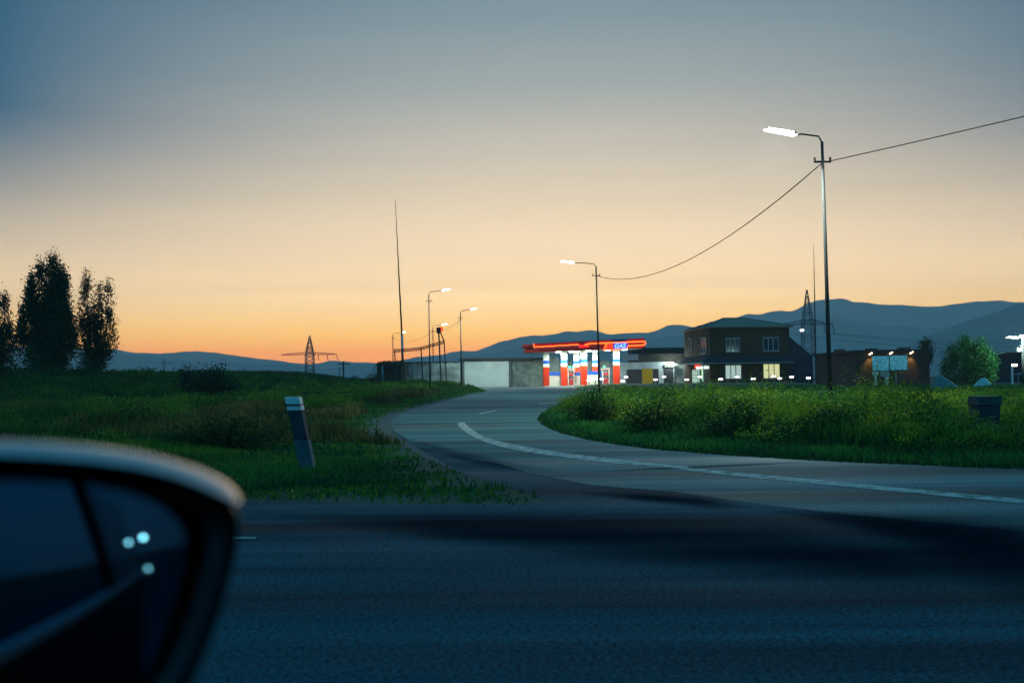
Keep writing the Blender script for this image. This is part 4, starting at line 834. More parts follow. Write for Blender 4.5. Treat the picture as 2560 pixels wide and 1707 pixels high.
# ------------------------------------------------------------------ street lamps
def street_lamp(px_top, py_top, Y, hx, hy, lab, r0=.10, r1=.055, pw=0, bracket=True, headlen=.95, base_px=None, zb=None):
    top = at(px_top, py_top, Y); bx = at(base_px, 940, Y).x if base_px else top.x; base = Vector((bx, Y, gz(bx, Y) if zb is None else zb))
    t = thing('street_lamp', base, lab, 'street lamp', 'street lamps along the side road')
    obj('pole', MB().tube([base - Vector((0, 0, .2)), base.lerp(top, .5), top], [r0, (r0 + r1) / 2, r1], 10), mat('pole_grey', (.05, .05, .05), .9, 0, var=.1), t, True)
    hd = at(hx, hy, Y); d = hd - top; a_end = hd - d.normalized() * headlen * .45
    mid = top + d * .5 + Vector((0, 0, .10))
    obj('arm', MB().tube([top + Vector((0, 0, -.02)), top + Vector((d.x * .08, 0, d.z * .4 + .05)), mid, a_end], r1 * .62, 8), MATS['pole_grey'], t, True)
    s = 1 if d.x > 0 else -1; L2 = headlen / 2; c = hd; rise = d.z / max(abs(d.x), .01) * .8
    def hp(x, y, z): return Vector((c.x + s * x, c.y + y, c.z + z + x * rise))
    h = MB().hexa([hp(-L2, -.13, 0), hp(L2, -.10, 0), hp(L2, .10, 0), hp(-L2, .13, 0), hp(-L2 * .9, -.09, .1), hp(L2 * .8, -.06, .06), hp(L2 * .8, .06, .06), hp(-L2 * .9, .09, .1)])
    hd_o = obj('lamp_head', h, m_galv, t)
    g = MB(); g.hexa([hp(-L2 * .9, -.115, -.035), hp(L2 * .96, -.09, -.035), hp(L2 * .96, .09, -.035), hp(-L2 * .9, .115, -.035), hp(-L2 * .98, -.125, -.003), hp(L2 * .99, -.1, -.003), hp(L2 * .99, .1, -.003), hp(-L2 * .98, .125, -.003)])
    g.hexa([hp(-L2 * .75, -.145, -.03), hp(L2 * .8, -.135, -.03), hp(L2 * .8, -.132, -.03), hp(-L2 * .75, -.132, -.03), hp(-L2 * .75, -.145, .07), hp(L2 * .8, -.135, .05), hp(L2 * .8, -.132, .05), hp(-L2 * .75, -.132, .07)])
    lens = obj('lamp_lens', g, m_lamp, hd_o)
    if pw: light('lamp_light', 'SPOT', (c.x, c.y, c.z - .12), pw, (.80, 1.0, .90), lens, .15, (0, R(14 if d.x > 0 else -14) * -1, 0), 150, .8)
    if bracket:
        bz = top - Vector((0, 0, .65)); b2 = MB(); b2.bar(bz + Vector((-.28, 0, 0)), bz + Vector((.28, 0, 0)), .05)
        for q in (-.25, .25): b2.tube([bz + Vector((q, 0, 0)), bz + Vector((q, 0, .14))], .035, 6)
        obj('bracket', b2, m_black, t)
    return t, top
street_lamp(2055, 355, 32, 1951, 331, 'nearest street lamp, tall post at the right behind the verge weeds', .075, .045, 5500, headlen=1.05, base_px=2075)
street_lamp(1490, 666, 70, 1419, 655.5, 'street lamp whose arm points left, rising behind the station canopy', .085, .05, 2200, headlen=1.0, base_px=1498)
street_lamp(1072, 736, 92, 1115, 725, 'tallest thin street lamp left of the station, its arm pointing right', .075, .045, 2500, headlen=.8, base_px=1075)
street_lamp(1151, 782, 118, 1184, 772.5, 'street lamp at the left corner of the warehouse', .10, .06, 4500, headlen=.75, base_px=1154)
street_lamp(1082, 818, 150, 1111, 811, 'short far street lamp just left of the lamp rack', .10, .06, 0, headlen=.9, zb=0)
street_lamp(982, 836, 168, 1008, 831, 'lowest farthest street lamp, left of the thin mast', .10, .06, 0, headlen=.9, zb=0)
# right-hand lamp with two heads
tp = at(2556, 848, 82); t, _ = street_lamp(2556, 846, 82, 2530, 844, 'pale lit lamp post at the right edge beside the round tree', .13, .10, 0, False, .9)
q = MB(); q.box(tp.x - .18, tp.x + .22, tp.y - .25, tp.y + .1, tp.z + .12, tp.z + .34); o = obj('flood_lamp', q, m_lamp, t); light('flood_light', 'POINT', (tp.x - .6, tp.y - .9, tp.z + .3), 1600, (.70, 1.0, .88), o, .15)
obj('junction_box', MB().box(tp.x - .45, tp.x - .12, tp.y - .15, tp.y + .1, tp.z - 1.0, tp.z - .7), m_pw, t)
pz = at(2532, 945, 96); p2 = at(2530, 915, 96)
t = thing('yard_lamp', (p2.x, p2.y, 0), 'short pale yard post with a small warm lamp before the dark hall', 'lamp'); obj('post', MB().tube([(p2.x, p2.y, -.1), (p2.x, p2.y, p2.z)], .1, 8), m_plaster, t)
o = obj('lamp_head', MB().box(p2.x + .05, p2.x + .45, p2.y - .15, p2.y + .15, p2.z - .02, p2.z + .2), lampmat('warm_bulb', (1, .85, .6), 6), t)
# small lamp behind the pylon
p = at(2005, 826, 140)
t = thing('far_lamp', (p.x, p.y, 0), 'tiny lit lamp on a thin pole behind the brick house roof', 'lamp'); obj('pole', MB().tube([(p.x, p.y, -.2), (p.x, p.y, p.z - .1)], .05, 6), m_galv, t); obj('lamp_head', MB().box(p.x - .2, p.x + .2, p.y - .2, p.y + .2, p.z - .1, p.z + .12), m_boll, t)
# ------------------------------------------------------------------ cables
def cable(a, b, sag, r, lab, name='overhead_cable', m=m_black, n=24):
    pts = [a.lerp(b, i / n) - Vector((0, 0, sag * 4 * (i / n) * (1 - i / n))) for i in range(n + 1)]
    o = obj(name, MB().tube(pts, r, 5), m, None, True); return tag(o, lab, 'cable')
c1 = at(2056, 407, 32); c2 = at(1490, 689, 70); c0 = at(2700, 258, 26)
cable(c0, c1, .02, .016, 'overhead cable from the right edge of the picture to the nearest lamp post')
cable(c1, c2, 1.5, .020, 'sagging cable between the nearest lamp post and the one behind the canopy')
cable(at(1151, 798, 118), at(1082, 828, 150), .5, .022, 'thin cable from the warehouse corner lamp down to the short far lamp')
cable(at(1082, 828, 150), at(984, 846, 168), 1.0, .022, 'thin sagging cable between the short far lamp and the lowest lamp')
m_pc = mat('pale_cable', (.55, .58, .52), .6)
cable(at(2556, 861, 82), at(2450, 878, 110), .5, .035, 'upper pale lit cable left of the lamp post at the right edge', m=m_pc)
cable(at(2555, 864, 82), at(2452, 884, 100), .35, .035, 'lower pale lit cable left of the lamp post at the right edge', m=m_pc)
# ------------------------------------------------------------------ masts and pylons
p1 = at(988, 500, 122); p0 = at(1010, 955, 122); pm_ = at(1004.5, 835, 122); pn = at(1006, 887, 122)
t = thing('antenna_mast', (p0.x, p0.y, 0), 'very tall thin mast behind the dark shed', 'mast')
obj('mast', MB().tube([Vector((p0.x, p0.y, -.2)), pn, pm_, p1.lerp(pm_, .5), p1], [.16, .14, .12, .075, .025], 8), mat('rusty_mast', (.07, .035, .025), .7), t)
obj('sleeve', MB().tube([at(1004.6, 836, 122), at(1006.3, 884, 122)], .15, 8), mat('mast_white', (.6, .6, .58), .6), t)
p1 = at(2034, 612, 150); p0 = at(2039.5, 905, 150); t = thing('antenna_mast', (p0.x, p0.y, 0), 'thin tall mast right of the big pylon', 'mast')
obj('mast', MB().tube([Vector((p0.x, p0.y, -.2)), p0, p0.lerp(p1, .5), p1], [.15, .13, .09, .03], 8), mat('rusty_mast2', (.10, .04, .04), .7), t)
m_pyl = mat('pylon_steel', (.045, .05, .06), .7, var=.1)
def pylon(cx, ytop, yarm, ybase, Y, xl, xr, wt, wb, lab, r=.09, ins=None, zb=None, lean=0):
    top = at(cx, ytop, Y); arm = at(cx, yarm, Y); base = Vector((top.x, Y, gz(top.x, Y) - 1)) ; s = Y / F
    t = thing('power_pylon', base, lab, 'pylon', 'high voltage pylons'); body = MB()
    W = lambda z: (wb * s / 2) + (wt * s / 2 - wb * s / 2) * min(1, (z - base.z) / (arm.z - base.z)) if z < arm.z else max(.12, wt * s / 2 * (1 - (z - arm.z) / (top.z - arm.z)) ** .85)
    zs_ = list(np.linspace(base.z, arm.z, 9)) + list(np.linspace(arm.z, top.z, 7))[1:]
    cs = [(-1, -1), (1, -1), (1, 1), (-1, 1)]
    for i in range(len(zs_) - 1):
        z0, z1 = zs_[i], zs_[i + 1]; w0, w1 = W(z0), W(z1)
        for k in range(4):
            a, b_ = cs[k], cs[(k + 1) % 4]
            P0 = Vector((top.x + a[0] * w0, Y + a[1] * w0, z0)); P1 = Vector((top.x + a[0] * w1, Y + a[1] * w1, z1)); Q0 = Vector((top.x + b_[0] * w0, Y + b_[1] * w0, z0)); Q1 = Vector((top.x + b_[0] * w1, Y + b_[1] * w1, z1))
            body.bar(P0, P1, r * 1.8); body.bar(P0, Q1, r); body.bar(Q0, P1, r)
            if i % 2 == 0: body.bar(P0, Q0, r)
    obj('tower', body, m_pyl, t)
    al = at(xl, yarm, Y).x; ar = at(xr, yarm, Y).x; hh = (arm.z - at(cx, yarm + 13 * 345 / Y, Y).z)
    for e in (al, ar):
        m_ = MB()
        for yy in (-.5, .5):
            m_.bar((top.x, Y + yy, arm.z), (e, Y, arm.z), r * 1.5); m_.bar((top.x, Y + yy, arm.z + hh), (e, Y, arm.z + .1), r * 1.5)
            for k in range(6):
                f0 = k / 6; f1 = (k + .5) / 6; f2 = (k + 1) / 6; X = lambda f: top.x + (e - top.x) * f
                m_.bar((X(f0), Y + yy * (1 - f0), arm.z), (X(f1), Y + yy * (1 - f1), arm.z + hh * (1 - f1)), r * .8); m_.bar((X(f1), Y + yy * (1 - f1), arm.z + hh * (1 - f1)), (X(f2), Y + yy * (1 - f2), arm.z), r * .8)
        obj('cross_arm', m_, m_pyl, t)
    for px in ins or []:
        x = at(px, yarm, Y).x; o = obj('insulator', MB().tube([(x, Y, arm.z), (x + .4, Y, arm.z - 13 * s * 1.0 * (345 / Y if Y > 400 else 1) * (2 if Y > 400 else 1.7))], r * 1.4, 6), m_pyl, t)
    return t, arm
_, armr = pylon(2017, 724, 811, 885, 345, 1952, 2082, 24, 31, 'big lattice power pylon standing right of the brick house', .10, [1965, 2060, 2082])
_, arml = pylon(774, 838.5, 886.5, 950, 640, 702, 842, 19, 21, 'lattice power pylon far out in the field on the left', .18, [795, 818, 842])
pylon(410, 897, 908, 930, 1500, 395, 436, 5, 7, 'tiny distant pylon right of the poplars', .30, [])
for k, (px, lab) in enumerate([(2082, 'topmost power line running right from the big pylon'), (2060, 'middle power line running right from the big pylon'), (1965, 'lowest power line running right from the big pylon')]):
    a = at(px, 833, 345); b_ = at(3000, 845 + k * 6, 420); cable(a, b_, 3 + k, .06, lab, 'power_line')
def upole(px, yt, yb, Y, lab, r=.12, arms=True):
    tp_ = at(px, yt, Y); z = gz(tp_.x, Y); t = thing('utility_pole', (tp_.x, Y, z), lab, 'utility pole'); obj('pole', MB().tube([(tp_.x, Y, z - .3), (tp_.x, Y, tp_.z)], r, 7), mat('pole_wood', (.05, .05, .055), .8), t)
    if arms: obj('crossbar', MB().bar((tp_.x - 1.1, Y, tp_.z - .5), (tp_.x + 1.1, Y, tp_.z - .5), .14), MATS['pole_wood'], t)
upole(858.5, 903, 952, 180, 'wooden utility pole standing alone between the left pylon and the shed', .16)
upole(739, 929, 950, 420, 'faint distant utility pole left of the lattice pylon', .2); upole(849, 918, 950, 520, 'faint distant utility pole close beside the nearer wooden pole', .25)
upole(435, 918, 932, 420, 'faint short utility pole right of the tiny distant pylon', .18)
# pipe rack / lattice gantry
Yg = 108
gt = thing('lattice_gantry', (at(1050, 940, Yg).x, Yg, 0), 'dark lattice gantry on four posts before the concrete wall', 'gantry')
tr = MB(); path = [(983, 873.5), (1016, 872), (1051, 868.5), (1080, 860), (1111, 851.5)]
def ip(f):
    f *= len(path) - 1; i = min(int(f), len(path) - 2); q = f - i; return (path[i][0] * (1 - q) + path[i + 1][0] * q, path[i][1] * (1 - q) + path[i + 1][1] * q)
n = 22
for yy in (0, .5):
    T0 = [at(*ip(i / n), Yg) + Vector((0, yy, 0)) for i in range(n + 1)]; B0_ = [p - Vector((0, 0, .26)) for p in T0]
    tr.tube(T0, .035, 5); tr.tube(B0_, .035, 5)
    for i in range(n): tr.bar(B0_[i], T0[i + 1], .035)
obj('truss', tr, m_black, gt)
for px, yt, r in [(985.5, 877, .07), (1052, 870, .07), (1096, 822, .09), (1110, 853, .07)]:
    p = at(px, yt, Yg); obj('post', MB().tube([(p.x + .25, Yg + .25, gz(p.x, Yg) - .2), (p.x, Yg + .25, p.z)], r, 6), m_black, gt)
mb = MB(); a = at(1098, 825, Yg); b_ = at(1110, 851, Yg); mb.tube([a, a.lerp(b_, .4) + Vector((.05, 0, -.1)), b_], .07, 5); mb.box(a.x - .28, a.x + .2, Yg - .2, Yg + .3, a.z - .35, a.z + .28); obj('signal_box', mb, m_black, gt)
obj('red_signal_lamp', MB().box(a.x + .21, a.x + .42, Yg - .15, Yg + .15, a.z - .15, a.z + .32), lampmat('red_signal', (1, .06, .01), 2.0), gt)
# ------------------------------------------------------------------ right-hand buildings
q0 = at(2140, 962, 98); FR = Fr((q0.x, q0.y), -4); uR2 = FR.uz(2325, 960)[0]; zr = FR.uz(2230, 881)[1]
m_dbr = brick_mat('tuff_brick', (.040, .028, .020), (.026, .020, .016), (.016, .015, .014), 1.3)
lb2 = thing('long_building', (q0.x + 4, q0.y + 4, 0), 'long single-storey dark brick building with flat roof', 'building')
mb = MB(); FR.box(mb, 0, uR2, 0, 17, -.2, zr); obj('wall', mb, m_dbr, lb2)
mb = MB(); FR.box(mb, -.25, uR2 + .25, -.3, 17.2, zr + .003, FR.uz(2230, 874)[1]); rf = obj('roof', mb, mat('dark_roof_edge', (.02, .025, .035), .8), lb2)
for x0, x1, yt in [(2170, 2194, 870.5), (2252, 2277, 868.5), (2092, 2113, 873)]:
    mb = MB(); zz0 = FR.uz(2230, 874)[1] + .003; v = 3 if x0 > 2140 else 10; ua, _ = FR.uz(x0, 872, v); ub, _ = FR.uz(x1, 872, v); FR.box(mb, ua, ub, v, v + 1.2, zz0 - (0 if ua > -.2 else .0), FR.uz(x0, yt, v)[1]); obj('roof_vent', mb, m_black, rf)
mb = MB(); ua = FR.uz(2183, 940)[0]; FR.box(mb, ua + .4, FR.uz(2208, 940)[0], -.02, -.004, 0, FR.uz(2200, 926)[1]); obj('doorway', mb, m_dark, lb2)
mb = MB(); FR.box(mb, FR.uz(2226, 940)[0], FR.uz(2262, 940)[0], -.02, -.004, .6, FR.uz(2200, 926)[1]); obj('window', mb, m_dark, lb2)
def board_mat(name):
    m = bpy.data.materials.new(name); m.use_nodes = True; t, b = nodes_of(m); tcn = t.nodes.new('ShaderNodeTexCoord'); sp_ = t.nodes.new('ShaderNodeSeparateXYZ'); t.links.new(tcn.outputs['Object'], sp_.inputs[0])
    mm = t.nodes.new('ShaderNodeMath'); mm.operation = 'MULTIPLY'; mm.inputs[1].default_value = 4.9; t.links.new(sp_.outputs[2], mm.inputs[0])
    fr = t.nodes.new('ShaderNodeMath'); fr.operation = 'FRACT'; t.links.new(mm.outputs[0], fr.inputs[0]); g = t.nodes.new('ShaderNodeMath'); g.operation = 'GREATER_THAN'; g.inputs[1].default_value = .45; t.links.new(fr.outputs[0], g.inputs[0])
    mp_ = t.nodes.new('ShaderNodeMapping'); mp_.inputs['Scale'].default_value = (5, 5, 4.9); t.links.new(tcn.outputs['Object'], mp_.inputs[0]); nn = t.nodes.new('ShaderNodeTexNoise'); nn.inputs['Scale'].default_value = 1.6; nn.inputs['Detail'].default_value = 5; t.links.new(mp_.outputs[0], nn.inputs[0])
    g2 = t.nodes.new('ShaderNodeMapRange'); g2.inputs[1].default_value = .42; g2.inputs[2].default_value = .62; t.links.new(nn.outputs[0], g2.inputs[0]); pr = t.nodes.new('ShaderNodeMath'); pr.operation = 'MULTIPLY'; t.links.new(g.outputs[0], pr.inputs[0]); t.links.new(g2.outputs[0], pr.inputs[1])
    cr = t.nodes.new('ShaderNodeMix'); cr.data_type = 'RGBA'; cr.inputs[6].default_value = (.003, .11, .17, 1); cr.inputs[7].default_value = (.09, .36, .42, 1); t.links.new(pr.outputs[0], cr.inputs[0])
    t.links.new(cr.outputs[2], b.inputs['Base Color']); t.links.new(cr.outputs[2], b.inputs['Emission Color']); b.inputs['Emission Strength'].default_value = .75; b.inputs['Roughness'].default_value = .4; return m
m_bd = board_mat('board_print'); m_warm = lampmat('warm_lamp', (1, .70, .32), 14)
for x0, x1, yt, yb, lab in [(2182, 2221.5, 889.5, 926, 'left blue lit billboard filled with rows of pale text'), (2225.5, 2267.5, 888, 924.5, 'right blue lit billboard, taller pale figures in its text')]:
    u0, z0 = FR.uz(x0, yb, -.5); u1, z1 = FR.uz(x1, yt, -.5); t = thing('billboard', FR.w((u0 + u1) / 2, -.5, 0), lab, 'billboard', 'blue boards on the brick wall')
    mb = MB(); FR.box(mb, u0, u1, -.5, -.42, z0, z1); obj('panel', mb, m_bd, t)
    mb = MB(); FR.box(mb, u0 - .05, u1 + .05, -.415, -.36, z0 - .05, z1 + .05)
    obj('back_frame', mb, m_black, t)
    for q in ((u0 + .35, u1 - .35) if x0 < 2200 else (u1 - 1.1,)):
        mb = MB(); FR.box(mb, q - .06, q + .06, -.5, -.42, -.05, z0 - .06); obj('leg', mb, mat('board_leg', (.25, .26, .2), .7), t)
for px, py, lit in [(2182, 887, 1), (2228, 885.5, 1), (2271, 884.5, 1)]:
    u, z = FR.uz(px, py, -.2); u -= .25 if px < 2200 else (.05 if px < 2250 else -.25)
    t = thing('wall_lamp', FR.w(u, -.15, z), {2182: 'warm wall lamp at the left end of the blue boards', 2228: 'warm wall lamp between the two blue boards', 2271: 'warm wall lamp at the right end of the blue boards'}[px], 'lamp', 'warm lamps over the blue boards')
    mb = MB(); mb.tube([FR.w(u, -.01, z + .1), FR.w(u, -.25, z + .15)], .03, 6); obj('bracket', mb, m_black, t)
    mb = MB(); mb.tube([FR.w(u - .12, -.3, z + .02), FR.w(u + .16, -.3, z + .2)], .05, 8); o = obj('lamp_head', mb, m_warm, t)
    light('wall_lamp_light', 'SPOT', FR.w(u, -.46, z - .10), 150, (1, .50, .13), o, .03, (R(26), 0, 0), 80, .8)
# small white things under the boards
u, z = FR.uz(2189, 940, -1.2)
t = thing('notice_stand', FR.w(u, -1.2, 0), 'small pale notice stand under the left end of the billboards', 'sign'); mb = MB(); FR.box(mb, u - .3, u + .3, -1.2, -1.15, 1.1, FR.uz(2189, 928, -1.2)[1]); obj('panel', mb, m_pw, t); mb = MB(); FR.box(mb, u - .1, u + .1, -1.2, -1.1, -.02, 1.09); obj('post', mb, m_pw, t)
u, z = FR.uz(2214, 940, -1.3)
t = thing('notice_stand', FR.w(u, -1.3, 0), 'larger pale notice board with grey pictures, near the gap between the billboards', 'sign'); mb = MB(); FR.box(mb, u - .5, u + .35, -1.3, -1.25, .9, FR.uz(2214, 927, -1.3)[1]); obj('panel', mb, mat('notice_grey', (.25, .32, .28), .6, var=.6, scale=5), t)
mb = MB(); FR.box(mb, u + .02, u + .3, -1.3, -1.15, -.02, .88); obj('post', mb, m_pw, t)
# dark hall at far right
h0 = at(2490, 950, 116); h1 = at(2760, 950, 112)
hall = thing('dark_hall', (h0.x + 4, 118, 0), 'dark flat-roofed hall at the right edge behind the lamp post', 'building')
mb = MB(); FD = Fr((h0.x, h0.y), -2); FD.box(mb, 0, 13, 0, 9, -.2, FD.uz(2530, 886)[1]); obj('wall', mb, mat('hall_wall', (.022, .028, .04), .9, var=.3), hall)
mb = MB(); FD.box(mb, -.2, 13.2, -.2, 9.2, FD.uz(2530, 886)[1] + .003, FD.uz(2530, 881)[1]); obj('roof', mb, m_black, hall)
l0_ = FD.uz(2535, 934, -1.5); mb = MB(); ua = l0_[0]; za_ = l0_[1]; mb.hexa([FD.w(ua, -3, za_ - .1), FD.w(ua + 3, -3, za_ + .1), FD.w(ua + 3, -1.5, za_ + .1), FD.w(ua, -1.5, za_ - .1), FD.w(ua, -3, za_), FD.w(ua + 3, -3, za_ + .2), FD.w(ua + 3, -1.5, za_ + .2), FD.w(ua, -1.5, za_)])
for q in (.15, 2.85): mb.tube([FD.w(ua + q, -2.2, -.1), FD.w(ua + q, -2.2, za_ - .08)], .05, 6)
o = obj('carport_roof', mb, mat('pale_sheet', (.35, .36, .38), .6)); tag(o, 'small pale sheet canopy before the dark hall, right of the yard lamp', 'canopy')
# gravel mounds
def mound(xa, xb, yt, yb, Y, m, lab, peak=.4, seed=1):
    rr = random.Random(seed); a = at(xa, yb, Y); b_ = at(xb, yb, Y); hgt = at((xa + xb) / 2, yt, Y).z + .25; rx = (b_.x - a.x) / 2; cx = (a.x + b_.x) / 2; mb = MB(); nr = 12; na = 36
    vs = [(cx + (peak - .5) * rx, Y, hgt)]
    for i in range(1, nr + 1):
        f = i / nr
        for k in range(na):
            t = 2 * math.pi * k / na; hh = hgt * (1 - f) ** 1.0 * (1 + .1 * math.sin(k * 1.7 + i)) if f < 1 else 0
            hh = hgt * (math.cos(math.pi * f) * .5 + .5) ** .85 * (1 + .05 * rr.uniform(-1, 1)) if f < 1 else -.1
            vs.append((cx + (peak - .5) * rx * (1 - f) + rx * f * math.cos(t), Y + rx * .7 * f * math.sin(t), hh))
    fs = [(0, 1 + k, 1 + (k + 1) % na) for k in range(na)]
    for i in range(nr - 1):
        for k in range(na): fs.append((1 + i * na + k, 1 + (i + 1) * na + k, 1 + (i + 1) * na + (k + 1) % na, 1 + i * na + (k + 1) % na))
    mb.add(vs, fs); o = obj('gravel_mound', mb, m, None, True); return tag(o, lab, 'gravel pile', 'gravel mounds before the round tree')
mound(2320, 2411, 948, 965, 74, mat('grey_gravel', (.16, .19, .17), .95, var=.3, scale=8, bump=.5), 'dark grey-green gravel mound left of the pale one', .1, 1)
mound(2423, 2490, 953, 965, 76, mat('pale_sand', (.50, .52, .44), .95, var=.15, scale=8, bump=.5), 'pale sand mound under the round tree', .6, 2)
pb = at(2096, 964, 76); t = thing('concrete_slab', (pb.x, pb.y, 0), 'low pale concrete slab lying before the dark brick building', 'slab'); obj('slab', MB().box(pb.x - .5, pb.x + .5, pb.y - .3, pb.y + .3, .12, .26), m_white, t); obj('block', MB().box(pb.x - .4, pb.x + .4, pb.y - .22, pb.y + .22, -.02, .117), concrete, t)
# ------------------------------------------------------------------ pipe along the left field
pp = []
for px, py, Y in [(-500, 990, 44), (-150, 991, 44), (0, 991, 45), (300, 988.5, 47), (600, 985, 50), (850, 980.5, 56), (960, 977, 64), (1010, 974, 72)]: pp.append(at(px, py, Y))
t = thing('gas_pipe', (pp[3].x, pp[3].y, gz(pp[3].x, pp[3].y)), 'long thin dark pipe running along the left field on short supports', 'pipe'); obj('pipe', MB().tube(pp, .035, 8), mat('pipe_dark', (.01, .012, .012), .95, spec=.02), t)
for p in pp[1:]: obj('support', MB().tube([(p.x, p.y + .05, gz(p.x, p.y) - .2), (p.x, p.y + .05, p.z - .03)], .035, 6), m_black, t)
# ------------------------------------------------------------------ roadside posts
def post(px_t, py_t, px_b, py_b, wpx, lab, reflect=True):
    base = gnd(px_b, py_b); top = at(px_t, py_t, base.y); s = base.y / F; w2 = wpx * s / 2; d = top - base
    t = thing('marker_post', base, lab, 'marker post', 'roadside marker posts'); X = Vector((1, 0, 0)); Yv = Vector((0, 1, 0))
    def sec(f, k=1): c = base + d * f; return [c - X * w2 * k - Yv * w2 * k, c + X * w2 * k - Yv * w2 * k, c + X * w2 * k + Yv * w2 * k, c - X * w2 * k + Yv * w2 * k]
    obj('lower_part', MB().hexa(sec(-.05) + sec(.42)), mat('post_pale', (.11, .14, .15), .85, var=.3), t)
    obj('upper_part', MB().hexa(sec(.423, .97) + sec(.82, .97)), mat('post_dark', (.045, .05, .06), .8, var=.3), t)
    c = MB(); c.hexa(sec(.823, 1.04) + sec(1.0, 1.04)); cp = obj('cap', c, m_white if reflect else mat('post_grey', (.07, .085, .08), .8), t)
    if reflect:
        c = MB(); c.hexa([p - Yv * .012 for p in sec(.885, 1.045)] + [p - Yv * .012 for p in sec(.905, 1.045)]); obj('stripe', c, m_black, cp)
    return t
post(733, 992, 772, 1176, 34, 'leaning roadside marker post with bright white cap, left of the side road')
post(2462, 990, 2456, 1112, 56, 'thick stone marker post in the weeds at the right', False)
# ------------------------------------------------------------------ own car: door mirror and rear door
car = thing('car', (0, -.1, 0), 'the photographer\'s own car, its dark door mirror in the lower left corner', 'car')
m_shell = mat('mirror_black', (.006, .006, .007), .35, var=.05); m_capm = mat('silver_paint', (.40, .40, .40), .22, .6, var=.02)
YM = .74; BZ = 1.12; PX = 1.38
nrm = Vector((.75, -.66, .075)).normalized()
O0 = at(300, 1400, YM)
def onpl(px, py, off=0.0):
    d = ray(px, py); t = (O0 + nrm * off - CP).dot(nrm) / d.dot(nrm); return CP + d * t
outline = [(-330, 1128), (-200, 1126), (-60, 1128), (0, 1130), (120, 1134), (240, 1146), (340, 1163), (430, 1186), (500, 1212), (560, 1240), (592, 1272), (600, 1310), (592, 1380), (575, 1450), (552, 1530), (520, 1620), (480, 1710), (420, 1800), (330, 1880), (200, 1930), (0, 1950), (-200, 1930), (-340, 1860), (-400, 1700), (-420, 1500), (-410, 1300), (-390, 1180)]
glass_o = [(-300, 1215), (-100, 1206), (60, 1204), (200, 1212), (310, 1232), (380, 1258), (425, 1292), (450, 1335), (452, 1390), (440, 1450), (420, 1520), (392, 1600), (350, 1690), (290, 1770), (180, 1830), (0, 1850), (-180, 1830), (-300, 1740), (-350, 1600), (-360, 1400), (-345, 1270)]
fo = [onpl(*p) for p in outline]; go_ = [onpl(*p) for p in glass_o]; cen = sum(fo, Vector()) / len(fo)
def shrink(ps, k, off): return [cen + (p - cen) * k - nrm * off for p in ps]
hs = MB(); nF = len(fo); rings = [shrink(fo, .97, -.004), fo, shrink(fo, 1.01, .02), shrink(fo, .99, .05), shrink(fo, .90, .085), shrink(fo, .70, .11), shrink(fo, .35, .125)]
for r_ in rings: hs.v += r_
for i in range(len(rings) - 1):
    for k in range(nF): hs.f.append([i * nF + k, i * nF + (k + 1) % nF, (i + 1) * nF + (k + 1) % nF, (i + 1) * nF + k])
hs.f.append([(len(rings) - 1) * nF + k for k in range(nF)])
# bezel from the front ring in to the glass: resample glass outline by angle
hs_o = len(hs.v); hs.v += [cen + (p - cen) * .80 - nrm * .004 for p in fo]
for k in range(nF): hs.f.append([k, hs_o + k, hs_o + (k + 1) % nF, (k + 1) % nF][::-1])
mir = obj('door_mirror', hs, m_shell, car, True, 'black door mirror housing')
# convex glass
RC = 0.9; gcen = sum(go_, Vector()) / len(go_); g = MB(); nG = len(go_); NR = 14
ex_ = nrm.cross(Vector((0, 0, 1))).normalized(); ez_ = Vector((0, 0, 1))
def bulge(p):
    r2 = (p - gcen).length_squared; return p + nrm * (.004 - r2 / (2 * RC) + .008)
g.v.append(bulge(gcen))
for i in range(1, NR + 1):
    for k in range(nG): g.v.append(bulge(gcen + (go_[k] - gcen) * (i / NR)))
for k in range(nG): g.f.append([0, 1 + k, 1 + (k + 1) % nG])
for i in range(NR - 1):
    for k in range(nG): g.f.append([1 + i * nG + k, 1 + (i + 1) * nG + k, 1 + (i + 1) * nG + (k + 1) % nG, 1 + i * nG + (k + 1) % nG])
m_mir = mat('mirror_glass', (.035, .10, .15), .02, 1.0, var=0)
obj('mirror_glass', g, m_mir, mir, True)
# silver cap along the top of the housing, tapering to the tip
top = [(-330, 1101, 1138), (-200, 1097, 1136), (-60, 1098, 1137), (0, 1099, 1138), (120, 1104, 1144), (240, 1114, 1155), (340, 1128, 1169), (430, 1148, 1191), (500, 1169, 1217), (545, 1188, 1238), (575, 1208, 1253), (592, 1230, 1260), (598, 1248, 1258)]
cp = MB(); NS = 9
for x, yo, yi in top:
    A_ = onpl(x, yi - 2, .006); T_ = onpl(x, yo, -.05) ; c = A_.lerp(T_, .5)
    # section: from the front lip up and over, then down the back
    lip = A_; crest = T_; back = crest - nrm * .05 - Vector((0, 0, .03))
    for j in range(NS):
        f = j / (NS - 1)
        if f <= .6:
            q = f / .6; p = lip.lerp(crest, q) + Vector((0, 0, 1)) * (.003 * math.sin(math.pi * q)) * min(1, (yi - yo) / 40) + nrm * .004 * math.sin(math.pi * q)
        else:
            q = (f - .6) / .4; p = crest.lerp(back, q) + Vector((0, 0, .004 * math.sin(math.pi * q)))
        cp.v.append(p)
for i in range(len(top) - 1):
    for j in range(NS - 1): a = i * NS + j; cp.f.append([a, a + NS, a + NS + 1, a + 1])
obj('mirror_cap', cp, m_capm, mir, True, label='pale painted cap along the top of the mirror')
# mirror arm
am = cen - nrm * .06; obj('mirror_arm', MB().tube([am, am + Vector((-.10, -.12, -.05)), am + Vector((-.16, -.28, -.08))], [.035, .03, .035], 8), m_shell, mir)
